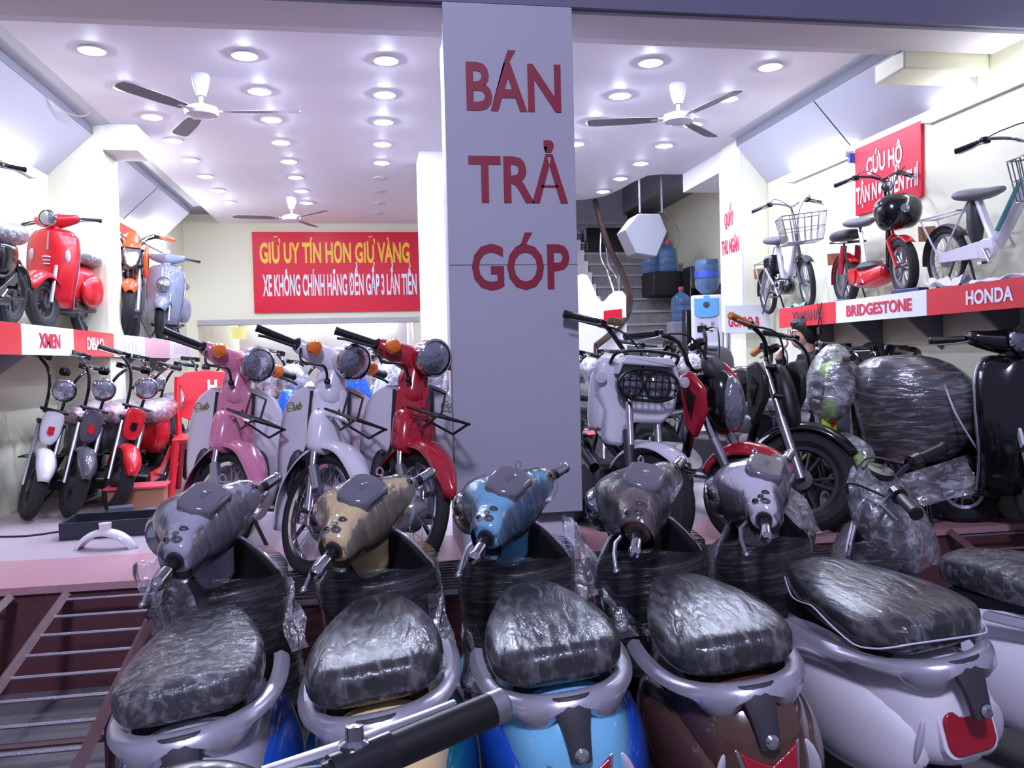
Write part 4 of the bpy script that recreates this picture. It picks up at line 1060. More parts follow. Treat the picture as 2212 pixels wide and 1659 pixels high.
def naked_bike(label, loc, rz, steer, tank, side, fend, lamp='tri', sc=1.0, lean=-R(4), group=None, gripm=None, forkm=None, shroud=None, seatm=None, wheelR=.26, tw=.11, alloy=None, bar=1.0, name='motorcycle', cat='motorbike', mask=None):
    t = empty(name, label, cat, loc, rz, group, lean, 0, sc)
    Rr = wheelR
    F = Vector((0, .62, Rr)); Q = (0, .34, .85); X = steer_matrix(Q, (0, -.30, .68), steer)
    wheel('front_wheel', F, Rr, t, tw, X, 'alloy', alloy or m_rim, 36, 5, .055)
    wheel('rear_wheel', (0, -.62, Rr), Rr, t, tw, None, 'alloy', alloy or m_rim, 28, 5, .06)
    fm = forkm or m_chrome
    rod([F + V(.085, 0, 0), F + V(.085, -.14, .32)], [F + V(-.085, 0, 0), F + V(-.085, -.14, .32)], r=.026, n=12).xf(X).build('fork_lowers', m_alum, t)
    rod([F + V(.085, -.13, .30), (.085, .355, .90)], [F + V(-.085, -.13, .30), (-.085, .355, .90)], r=.019, n=12).xf(X).build('fork_tubes', fm, t)
    MB().bb((-.115, .37, .86), (.115, .43, .89)).xf(X).build('fork_yoke', m_blackp, t, bevel=.01)
    MB().bb((-.115, .43, .70), (.115, .49, .73)).xf(X).build('fork_yoke', m_blackp, t, bevel=.01)
    fender(F, Rr + .04, .075, -R(55), R(60), .05, 20, 9, (.45, .7)).xf(X).build('front_fender', fend, t, solid=.007)
    if lamp == 'tri':
        L = [(.055, .09), (.075, .05), (.05, -.06), (0, -.10), (-.05, -.06), (-.075, .05), (-.055, .09)]
        h = MB().prism([(u * 1.25, v * 1.2) for u, v in L], lambda u, v, h: (u, .47 + h - v * .25, .78 + v), -.10, .03).xf(X).build('headlamp_shell', shroud or m_darkgrey, t, bevel=.02)
        MB().prism(L, lambda u, v, h: (u, .50 + h - v * .25, .765 + v * .9), 0, .022).xf(X).build('headlamp', m_lensg, h, bevel=.012)
        MB().loft([[(u, v, z) for u, v in sup(w, d, 14, 2.6, 0, y)] for z, w, d, y in ((.87, .085, .04, .47), (.94, .09, .035, .44), (1.02, .07, .025, .40), (1.06, .03, .015, .385))]).xf(X).build('fly_screen', mask or tank, t, sub=1)
    elif lamp == 'oval':
        h = MB().ell((0, .49, .74), (.092, .10, .17), 20, 12).xf(X).build('headlamp_shell', shroud or m_gloss, t)
        MB().ell((0, .555, .73), (.076, .06, .145), 20, 12).xf(X).build('headlamp', m_lensg, h)
        MB().loft([[(u, v, z) for u, v in sup(w, d, 14, 2.6, 0, y)] for z, w, d, y in ((.86, .075, .05, .48), (.93, .08, .05, .46), (.985, .05, .03, .43))]).xf(X).build('gauge_pod', m_darkgrey, t, sub=1)
    elif lamp == 'mask':
        MB().loft([[(u, v, z) for u, v in sup(w, d, 14, 3, 0, y)] for z, w, d, y in ((.52, .07, .03, .56), (.6, .11, .05, .53), (.75, .125, .06, .49), (.86, .10, .05, .45), (.92, .05, .03, .42))]).xf(X).build('front_mask', shroud or m_blackp, t, sub=1)
    for s in (-1, 1):
        o = MB().prism([(.44, .93), (.52, .84), (.52, .72), (.44, .58), (.38, .63), (.37, .90)], lambda u, v, h: (s * h, u, v), .125, .165).build('side_panel', side, t, bevel=.018)
        MB().prism([(.43, .84), (.47, .80), (.43, .68), (.41, .78)], lambda u, v, h: (s * h, u, v), .162, .172).build('panel_vent', m_gloss, o)
    loft_y([(.40, .78, .05, .06), (.34, .80, .11, .10), (.2, .80, .14, .11), (.05, .77, .13, .10), (-.08, .73, .09, .07)], 20, 2.6).build('fuel_tank', tank, t, sub=1)
    loft_y([(.0, .74, .06, .03), (-.06, .745, .11, .045), (-.3, .75, .12, .045), (-.55, .79, .12, .045), (-.66, .81, .07, .02)], 18, 3).build('seat', seatm or m_vinyl, t, sub=1)
    loft_y([(-.1, .64, .08, .08), (-.35, .66, .09, .08), (-.6, .70, .07, .06), (-.74, .74, .03, .03)], 16, 3).build('tail_panel', side, t, sub=1)
    MB().bb((-.11, -.18, .22), (.11, .22, .5)).build('engine', m_darkgrey, t, bevel=.04)
    cy = MB()
    for k in range(6): cy.lathe([(.085, 0), (.085, .008)], (0, .18 + k * .016, .36 + k * .016), (0, .7, .7), 16)
    cy.lathe([(.06, 0), (.06, .14)], (0, .16, .34), (0, .7, .7), 14)
    cy.build('cylinder_fins', m_alum, t)
    rod([(0, .36, .84), (0, .30, .6), (0, .2, .3), (0, -.1, .22)], [(.08, .0, .66), (.08, -.3, .6), (.08, -.62, .74)], [(-.08, .0, .66), (-.08, -.3, .6), (-.08, -.62, .74)], r=.026).build('frame', m_gloss, t)
    rod([(.1, -.12, .28), (.1, -.62, Rr)], [(-.1, -.12, .28), (-.1, -.62, Rr)], [(.1, -.55, .3), (.09, -.4, .64)], [(-.1, -.55, .3), (-.09, -.4, .64)], r=.022).build('swing_arm', m_alum, t)
    rod([(.1, .25, .42), (.14, .1, .24), (.15, -.3, .24), (.17, -.62, .34)], r=.034, n=10).build('exhaust', m_chrome, t)
    b = bar
    MB().tube(smooth_path([(-.33, .24, 1.05 * b), (-.24, .28, 1.05 * b), (-.14, .35, 1.0 * b), (-.06, .365, .92), (.06, .365, .92), (.14, .35, 1.0 * b), (.24, .28, 1.05 * b), (.33, .24, 1.05 * b)], 4), .0125, 8).xf(X).build('handlebar', m_gloss, t)
    grips(t, X, .25, .39, .275, .21, 1.05 * b, 1.05 * b, .02, gripm)
    MB().lathe([(0, 0), (.045, 0), (.05, .02), (.042, .03), (0, .032)], (0, .38, .97 * b), (0, -.5, .85), 16).xf(X).build('speedometer', m_gloss, t)
    MB().tube(smooth_path([(-.24, .29, 1.04 * b), (-.18, .40, 1.05 * b), (-.06, .46, .95), (-.05, .42, .8)], 4), .006, 6).xf(X).build('brake_cable', m_blackp, t)
    MB().tube(smooth_path([(.24, .29, 1.04 * b), (.16, .42, 1.03 * b), (.03, .45, .93), (.04, .40, .78)], 4), .006, 6).xf(X).build('clutch_cable', m_blackp, t)
    rod([(-.08, -.0, .24), (-.20, .02, .006)], r=.013).build('stand', m_darkgrey, t)
    MB().ell((0, -.75, .73), (.04, .02, .03), 12, 8).build('rear_lamp', m_redlens, t)
    fender((0, -.62, Rr), Rr + .05, .07, -R(30), R(70), .03, 12).build('rear_fender', m_blackp, t, solid=.006)
    return t
naked_bike('orange and grey motorbike on the left shelf beyond the white pier', (SX + .06, 8.35, LZ), R(192), R(6), c_dgrey, c_orange, c_orange, 'tri', .90, gripm=c_orange, mask=c_orange, shroud=c_dgrey, forkm=m_alum)
fat_moped('dark wrapped moped with turquoise tape at the left end of the left shelf', (SX, 5.35, LZ), R(180), 0, c_dgrey, m_gloss, m_gloss, m_gloss, bars=.19, sc=.85)

# ---------------------------------------------------------------- red plastic chair
ch = empty('plastic_chair', 'red plastic chair with white lettering behind the rose pink moped', 'chair', (-1.36, 7.0, FZ), R(186))
m_rpl = mat('red_chair_plastic', '#d2202f', 0.35, coat=.2)
MB().bb((-.22, -.22, .42), (.22, .22, .455)).build('seat', m_rpl, ch, bevel=.02)
for sx in (-1, 1):
    for sy in (-1, 1):
        MB().tube([(sx * .19, sy * .19, .43), (sx * .235, sy * .235, 0)], [.032, .024], 8).build('leg', m_rpl, ch)
    MB().tube(smooth_path([(sx * .21, -.2, .44), (sx * .22, -.25, .7), (sx * .215, -.29, .92)], 4), .026, 8).build('back_post', m_rpl, ch)
def bk(u, v, h): return (u, -.215 - (v - .45) * .15 + h, v)
MB().prism([(-.2, .60), (-.16, .76), (-.215, .9), (-.16, .955), (0, .975), (.16, .955), (.215, .9), (.16, .76), (.2, .60), (.12, .56), (-.12, .56)], bk, -.012, .012).build('backrest', m_rpl, ch, bevel=.006)
lettering('H', (-.02, -.250, .78), (-1, 0, 0), (0, -.15, 1), .075, .11, m_white, ch, bold=.04, lift=.014)
# ---------------------------------------------------------------- things on the floor at the left
def carton(label, loc, rz, d, m, lid=None, name='carton', cat='box'):
    o = empty(name, label, cat, loc, rz)
    MB().bb((-d[0] / 2, -d[1] / 2, 0), (d[0] / 2, d[1] / 2, d[2])).build('body', m, o, bevel=.004)
    if lid: MB().bb((-d[0] / 2 - .02, -d[1] / 2 - .03, d[2]), (d[0] / 2 + .02, d[1] / 2 + .02, d[2] + .012)).build('lid', lid, o)
    return o
m_card = mat('brown_cardboard', '#a6785c', 0.8, var=.15)
carton('brown cardboard box with red and white lid on the floor behind the dark tray', (-1.66, 6.2, FZ), R(6), (.36, .22, .17), m_card, mat('pink_red_lid', '#d9485a', .5))
carton('small dark grey box leaning by the cardboard box', (-1.68, 5.86, FZ), R(20), (.15, .10, .09), mat('slate_box', '#4a505c', .5))
carton('second small slate box right of the first on the dark tray', (-1.46, 5.84, FZ), R(-10), (.14, .10, .07), MATS['slate_box'])
ty = empty('parts_tray', 'dark blue grey plastic tray lying on the floor by the left front', 'tray', (-1.55, 5.42, FZ), R(4))
m_tray = mat('dark_tray_plastic', '#232734', .4)
MB().bb((-.30, -.16, .0), (.30, .16, .015)).build('bottom', m_tray, ty)
for a, b in (((-.31, -.17, 0), (.31, -.15, .10)), ((-.31, .15, 0), (.31, .17, .10)), ((-.31, -.15, 0), (-.29, .15, .10)), ((.29, -.15, 0), (.31, .15, .10))):
    MB().bb(a, b).build('side', m_tray, ty)
fl = empty('spare_mudguard', 'white plastic mudguard lying loose on the floor by the platform edge', 'mudguard', (-1.50, 4.93, FZ), R(80))
fender((0, 0, -.09), .20, .05, -R(62), R(62), .03, 16, 7, (.6, .6)).build('shell', c_wht, fl, solid=.006)
MB().lathe([(0, 0), (.03, 0), (.035, .04), (0, .045)], (0, 0, .105), (0, 0, 1), 12).build('mount', c_wht, fl)
cb = MB().tube(smooth_path([(-2.3, 5.45, FZ + .006), (-2.1, 5.42, FZ + .006), (-1.95, 5.5, FZ + .006), (-1.85, 5.62, FZ + .006)], 6), .006, 6).build('floor_cable', m_blackp)
tag(cb, 'thin black cable lying on the pale floor at the far left', 'cable')
# ---------------------------------------------------------------- loading ramps down to the street
m_ramp = mat('maroon_painted_steel', '#6b4a50', 0.55, var=.3, vscale=20)
m_rebar = mat('worn_rebar', '#8b828c', 0.4, metal=.6, bump=.3, bscale=200)
def ramp(label, x0, x1, ya, yb, za, zb, n, splay=0.0, legs=True):
    o = empty('loading_ramp', label, 'ramp', ((x0 + x1) / 2, (ya + yb) / 2, 0), 0)
    c = Vector(((x0 + x1) / 2, (ya + yb) / 2, 0))
    A0, A1 = V(x0, ya, za) - c, V(x1, ya, za) - c
    B0, B1 = V(x0 + splay, yb, zb) - c, V(x1 + splay, yb, zb) - c
    for a, b in ((A0, B0), (A1, B1)):
        d = (b - a); 
        MB().tube([a, b], .024, 4).build('side_rail', m_ramp, o, smooth=0)
    mb = None
    for k in range(n):
        t_ = (k + .35) / n
        MB().tube([A0.lerp(B0, t_), A1.lerp(B1, t_)], .0075, 6).build('rung', m_rebar, o)
    if legs:
        for k in (.45,):
            for a, b in ((A0, B0), (A1, B1)):
                p = a.lerp(b, k); MB().tube([p, (p.x, p.y, .0)], .018, 4).build('leg', m_ramp, o, smooth=0)
        MB().tube([A0.lerp(B0, .45) - V(0, 0, .12), A1.lerp(B1, .45) - V(0, 0, .12)], .014, 4).build('cross_bar', m_ramp, o, smooth=0)
    return o
ramp('steel loading ramp with rebar rungs leaning on the platform at the left', -1.44, -1.0, 4.13, 2.15, .46, .02, 13)
ramp('second loading ramp at the far left cut by the view edge', -2.25, -1.68, 4.13, 3.3, .46, .30, 5, -.05)
# ================================================================ right side of the shop
m_grate = mat('dark_steel_grating', '#3a3238', 0.6, metal=.5)
def landing(label, x0, x1, y0, y1):
    o = empty('steel_landing', label, 'platform', ((x0 + x1) / 2, (y0 + y1) / 2, 0))
    w, d = (x1 - x0) / 2, (y1 - y0) / 2
    rod([(-w, -d, FZ - .02), (w, -d, FZ - .02), (w, d, FZ - .02), (-w, d, FZ - .02), (-w, -d, FZ - .02)], r=.02, n=4).build('frame', m_grate, o, smooth=0)
    n = int((y1 - y0) / .05)
    mb = MB()
    for i in range(1, n): mb.bb((-w, -d + 2 * d * i / n - .012, FZ - .012), (w, -d + 2 * d * i / n + .012, FZ - .002))
    p = mb.build('slats', m_grate, o, smooth=0)
    for sx in (-1, 1):
        MB().cyl((sx * (w - .03), -d + .03, 0), (sx * (w - .03), -d + .03, FZ - .03), .018, 6).build('leg', m_grate, o)
    return o
landing('dark steel slatted landing in front of the platform under the three mopeds', -.95, .40, 3.62, 4.145)
landing('dark steel slatted landing in front of the platform right of the grey pillar', 1.06, 2.25, 3.52, 4.145)
ramp('steel loading ramp at the right edge under the black scooter', 3.12, 3.75, 4.13, 2.9, .485, .06, 9)
# low plain steel ramp on the street beside it
ramp('low steel ramp with a paper sheet lying on the street at the right', 2.2, 2.85, 4.1, 3.2, .12, .06, 4, legs=False)
pp_ = MB().bb((2.42, 3.55, .128), (2.66, 3.78, .131)).build('paper_sheet', mat('paper_white', '#d8d6dd', .7), bevel=0)
pp_.rotation_euler = (0, 0, 0)
tag(pp_, 'white sheet of paper lying on the low steel ramp', 'paper')

# ---------------------------------------------------------------- chunky white mini bike with twin caged lamps
def caged_bike(loc, rz, steer):
    t = empty('mini_bike', 'white mini bike with twin caged headlamps right of the grey pillar', 'motorbike', loc, rz, None, -R(5))
    Rr = .27; F = Vector((0, .60, Rr)); Q = (0, .36, .85); X = steer_matrix(Q, (0, -.26, .68), steer)
    wheel('front_wheel', F, Rr, t, .14, X, 'alloy', m_rim, 36, 6, .06)
    wheel('rear_wheel', (0, -.55, Rr), Rr, t, .15, None, 'alloy', m_rim, 30, 6, .06)
    rod([F + V(.10, 0, 0), (.10, .47, .62)], [F + V(-.10, 0, 0), (-.10, .47, .62)], r=.026, n=12).xf(X).build('fork_lowers', m_darkgrey, t)
    rod([F + V(.10, -.09, .28), (.10, .40, .88)], [F + V(-.10, -.09, .28), (-.10, .40, .88)], r=.019, n=12).xf(X).build('fork_tubes', m_chrome, t)
    fender(F, Rr + .05, .085, -R(38), R(58), .04, 18, 9, (.6, .8)).xf(X).build('front_fender', c_wht, t, solid=.008)
    pol = [(-.19, .99), (-.225, .95), (-.215, .80), (-.175, .72), (-.18, .60), (-.165, .555), (-.085, .55), (-.075, .64), (-.04, .67), (.05, .67), (.12, .67), (.19, .74), (.215, .90), (.20, .96), (.16, .99)]
    sh = MB().prism(pol, lambda u, v, h: (-u, .40 + h + (v - .8) * -.12, v), -.06, .05).build('front_shell', c_wht, t, bevel=.022)
    MB().prism([(-.15, .90), (-.13, .955), (.13, .955), (.15, .90), (.15, .96), (.12, 1.0), (-.12, 1.0), (-.15, .96)], lambda u, v, h: (u, .45 + h, v), -.02, .07).build('lamp_hood', c_wht, sh, bevel=.012)
    MB().ell((.135, .455, .60), (.025, .012, .022), 12, 6).build('shell_dent', c_wht, sh)
    MB().loft([[(.17 + .05 * math.cos(a), .30 + .1 * math.sin(a), z) for a in [2 * PI * k / 12 for k in range(12)]] for z in (.60, .75, .95)]).build('shell_side', c_wht, sh, sub=1)
    for s in (-1, 1):
        h = MB().lathe([(.05, -.05), (.07, -.02), (.072, .01), (.06, .012)], (s * .074, .47, .86), (0, 1, -.03), 22).build('headlamp', m_gloss, t)
        MB().lathe([(.064, .01), (.045, .03), (.02, .036), (0, .037)], (s * .074, .47, .86), (0, 1, -.03), 22).build('lamp_glass', m_lensg, h)
    gu = []
    for k in range(40):
        a = 2 * PI * k / 40; x = .155 * math.cos(a); zz = .86 + (.088 - .012 * math.cos(2 * a + PI)) * math.sin(a)
        gu.append((x, .535, zz))
    g = MB().tube(gu, .009, 6, True)
    for k in range(-4, 5):
        x = k * .034; hh = .085 * math.sqrt(max(.05, 1 - (x / .156) ** 2))
        g.tube([(x, .542, .86 - hh), (x, .542, .86 + hh)], .0035, 5)
    for k in (-1.5, -.5, .5, 1.5):
        z = .86 + k * .036; ww = .15 * math.sqrt(max(.05, 1 - (k * .036 / .09) ** 2)); g.tube([(-ww, .545, z), (ww, .545, z)], .0035, 5)
    g.tube([(-.1, .53, .80), (-.1, .47, .78)], .007, 6).tube([(.1, .53, .80), (.1, .47, .78)], .007, 6)
    g.build('lamp_cage', m_blackp, t)
    MB().tube(smooth_path([(-.17, .44, .96), (-.16, .50, 1.01), (-.06, .52, 1.025), (.06, .52, 1.025), (.16, .50, 1.01), (.17, .44, .96)], 4), .009, 8).build('guard_bar', m_blackp, t)
    for s in (-1, 1): MB().lathe([(.014, -.05), (.024, -.02), (.028, 0), (.028, .03), (0, .034)], (s * .215, .44, .885), (s * .3, 1, 0), 14).build('turn_signal', mat('clear_signal_lens', '#c9c4d2'), t)
    MB().tube(smooth_path([(-.36, .24, 1.12), (-.24, .30, 1.12), (-.12, .37, 1.0), (-.05, .37, .96), (.05, .37, .96), (.12, .37, 1.0), (.24, .30, 1.12), (.36, .24, 1.12)], 4), .0125, 8).xf(X).build('handlebar', m_gloss, t)
    grips(t, X, .27, .41, .28, .21, 1.12, 1.125, .02)
    for s in (-1, 1): MB().box((s * .2, .34, 1.14), (.055, .05, .035)).xf(X).build('reservoir', mat('olive_cap', '#6a683e', .4), t, bevel=.006)
    for s in (-1, 1): MB().tube(smooth_path([(s * .24, .31, 1.11), (s * .19, .42, 1.08), (s * .08, .46, .98), (s * .05, .42, .8)], 4), .006, 6).xf(X).build('brake_cable', m_blackp, t)
    rod([(0, .38, .86), (0, .3, .5), (0, .0, .3), (0, -.3, .3)], [(.1, .1, .4), (.1, -.55, .62)], [(-.1, .1, .4), (-.1, -.55, .62)], r=.03).build('frame', m_gloss, t)
    loft_y([(.1, .68, .06, .03), (0, .69, .12, .05), (-.3, .7, .13, .05), (-.55, .7, .12, .05), (-.62, .7, .06, .02)], 18, 3).build('seat', m_vinyl, t, sub=1)
    MB().bb((-.1, -.45, .2), (.1, .1, .42)).build('engine', m_darkgrey, t, bevel=.03)
    rod([(.09, -.3, .3), (.09, -.55, Rr)], [(-.09, -.3, .3), (-.09, -.55, Rr)], r=.02).build('swing_arm', m_alum, t)
    rod([(-.08, 0, .25), (-.22, .02, .006)], r=.013).build('stand', m_darkgrey, t)
    return t
caged_bike((1.21, 4.43, FZ), R(184), R(24))
naked_bike('black and red motorbike with oval headlamp right of the caged lamp bike', (1.57, 4.54, FZ), R(212), R(8), m_gloss, c_red, c_red, 'oval', 1.02, lean=R(7), wheelR=.25, tw=.12, bar=1.06)
naked_bike('tall black motorbike with orange hand grips in front of the seated person', (2.10, 4.88, FZ), R(200), R(38), m_gloss, m_blackp, m_gloss, 'mask', 1.03, lean=-R(1), gripm=mat('orange_grip_rubber', '#c9742a', .5), shroud=m_blackp, wheelR=.28, bar=1.02, alloy=m_darkgrey, forkm=m_alum)

# ---------------------------------------------------------------- wrapped bikes at the right
c_lime = mat('lime_green_paint', '#b9ee3a', 0.3, coat=.5)
c_roy = mat('royal_blue_paint', '#3f55d8', 0.3, coat=.5)
f_bag = film('milky_film_bag', haze=0.28, gloss=0.12, rough=0.14, bump=0.9, scale=12, stretch=(1, 1, 2.2))
f_tight = film('tight_black_wrap', haze=0.13, gloss=0.10, rough=0.16, bump=1.0, scale=7, stretch=(1, 1, 5))
def film_lump(t, c, r, m, name='film_wrap', seed=1, wob=.012):
    return MB().ell(c, r, 22, 12).build(name, m, t, wobble=wob, seed=seed, sub=1)
GR = 'film wrapped bikes at the right of the shop'
g = fat_moped('lime green moped wrapped in film beside the tall black motorbike', (2.45, 4.94, FZ), R(190), R(10), c_lime, c_lime, c_dgrey, c_lime, group=GR, bars=.2)
film_lump(g, (0, .46, .82), (.14, .14, .24), f_bag, seed=4)
film_lump(g, (0, .62, .42), (.10, .22, .12), f_bag, seed=5, wob=.008)
b = fat_moped('royal blue moped wrapped in film behind the big black wrapped seat', (3.02, 5.2, FZ), R(185), R(-12), c_roy, c_roy, c_dgrey, mat('dark_violet_shell', '#4a4a66', .2, coat=.6), group=GR, bars=.22, sc=.97)
film_lump(b, (0, .44, .72), (.15, .12, .20), f_bag, seed=6)
r = fat_moped('red moped wrapped in film behind the black scooter at the right edge', (3.36, 5.42, FZ), R(180), R(-16), c_bred, c_bred, c_dgrey, mat('dark_violet_shell', '#4a4a66'), group=GR, bars=.2, sc=.95)
film_lump(r, (0, .42, .78), (.19, .14, .13), c_bred, 'red_cowl', 7, .004)
film_lump(r, (0, .44, .62), (.2, .16, .18), f_bag, seed=8)
# big rounded seat seen from behind, all in stretch film
w = empty('wrapped_motorbike', 'motorbike with big black seat tightly wound in stretch film in front of the right shelf', 'motorbike', (3.05, 4.44, FZ), R(60), GR, -R(3), 0, .95)
MB().loft([[(u, v, z) for u, v in sup(a, d, 20, 2.4, x, y)] for z, a, d, x, y in ((.34, .10, .18, 0, -.0), (.45, .17, .26, .01, -.05), (.6, .24, .33, .02, -.08), (.74, .27, .36, .0, -.08), (.86, .24, .33, -.03, -.04), (.95, .17, .25, -.05, 0), (1.0, .08, .12, -.07, .03))]).build('seat', m_vinyl, w, sub=1)
MB().loft([[(u, v, z) for u, v in sup(a, d, 24, 2.3, x, y)] for z, a, d, x, y in ((.36, .15, .22, 0, -.02), (.45, .19, .28, .01, -.05), (.6, .26, .35, .02, -.08), (.74, .285, .375, .0, -.08), (.87, .26, .35, -.03, -.04), (.97, .19, .27, -.05, 0), (1.03, .09, .13, -.07, .03))]).build('stretch_wrap', f_tight, w, wobble=.006, seed=9, sub=1)
MB().tube(smooth_path([(-.24, -.2, .86), (-.30, -.25, .7), (-.22, -.36, .5), (-.02, -.42, .42), (.1, -.4, .38)], 5), .006, 6).build('film_string', mat('film_string', '#d5d2e2', .4), w)
wheel('rear_wheel', (0, -.33, .2), .2, w, .10); wheel('front_wheel', (0, .33, .2), .2, w, .09)
rod([(0, -.33, .2), (0, -.2, .45), (0, .25, .45), (0, .33, .2)], [(0, .25, .45), (0, .30, .95)], r=.03).build('frame', m_gloss, w)
rod([(-.2, .33, 1.02), (0, .30, .96), (.2, .33, 1.02)], r=.012).build('handlebar', m_gloss, w)
for s in (-1, 1): MB().cyl((s * .2, .33, 1.02), (s * .33, .29, 1.03), .019, 10).build('grip', m_blackp, w)
for s in (-1, 1): rod([(s * .08, -.1, .4), (s * .17, -.14, .004 if s < 0 else .03)], r=.014).build('stand', m_gloss, w)
bpy.context.view_layer.update()
_wi = w.matrix_world.inverted()
loose_sheet(w, [_wi @ Vector(p) for p in ((2.80, 4.15, .80), (3.28, 4.20, .90), (3.26, 4.10, .70), (2.95, 4.12, .64))], f_bag)
# stubby handlebar clamp standing in front of it
hc = empty('folded_moped', 'low black folding moped handlebar standing before the big wrapped seat', 'moped', (2.52, 4.42, FZ), R(175), None, R(6))
rod([(0, .12, .05), (0, .02, .45)], [(0, .02, .45), (.10, .0, .47), (.26, -.08, .50)], [(0, .02, .45), (-.10, .02, .44), (-.16, .06, .43)], r=.014).build('stem', m_gloss, hc)
MB().cyl((.14, -.02, .475), (.27, -.085, .505), .02, 10).build('grip', m_blackp, hc)
MB().lathe([(.0, 0), (.04, 0), (.042, .05), (0, .055)], (-.02, .0, .43), (.3, -1, .3), 14).build('clamp_ring', m_alum, hc)
wheel('front_wheel', (0, .14, .14), .14, hc, .06); wheel('rear_wheel', (0, -.36, .14), .14, hc, .06)
rod([(0, .1, .1), (0, -.36, .14)], r=.03).build('frame', m_gloss, hc)

bk_ = apron_scooter('glossy black scooter cut by the right edge of the view', (3.41, 4.36, FZ), R(181), R(-4), m_gloss, 'head', 1.06, lean=-R(2), grille=False, wrap=False, alloy=m_rim, inner=m_alum)
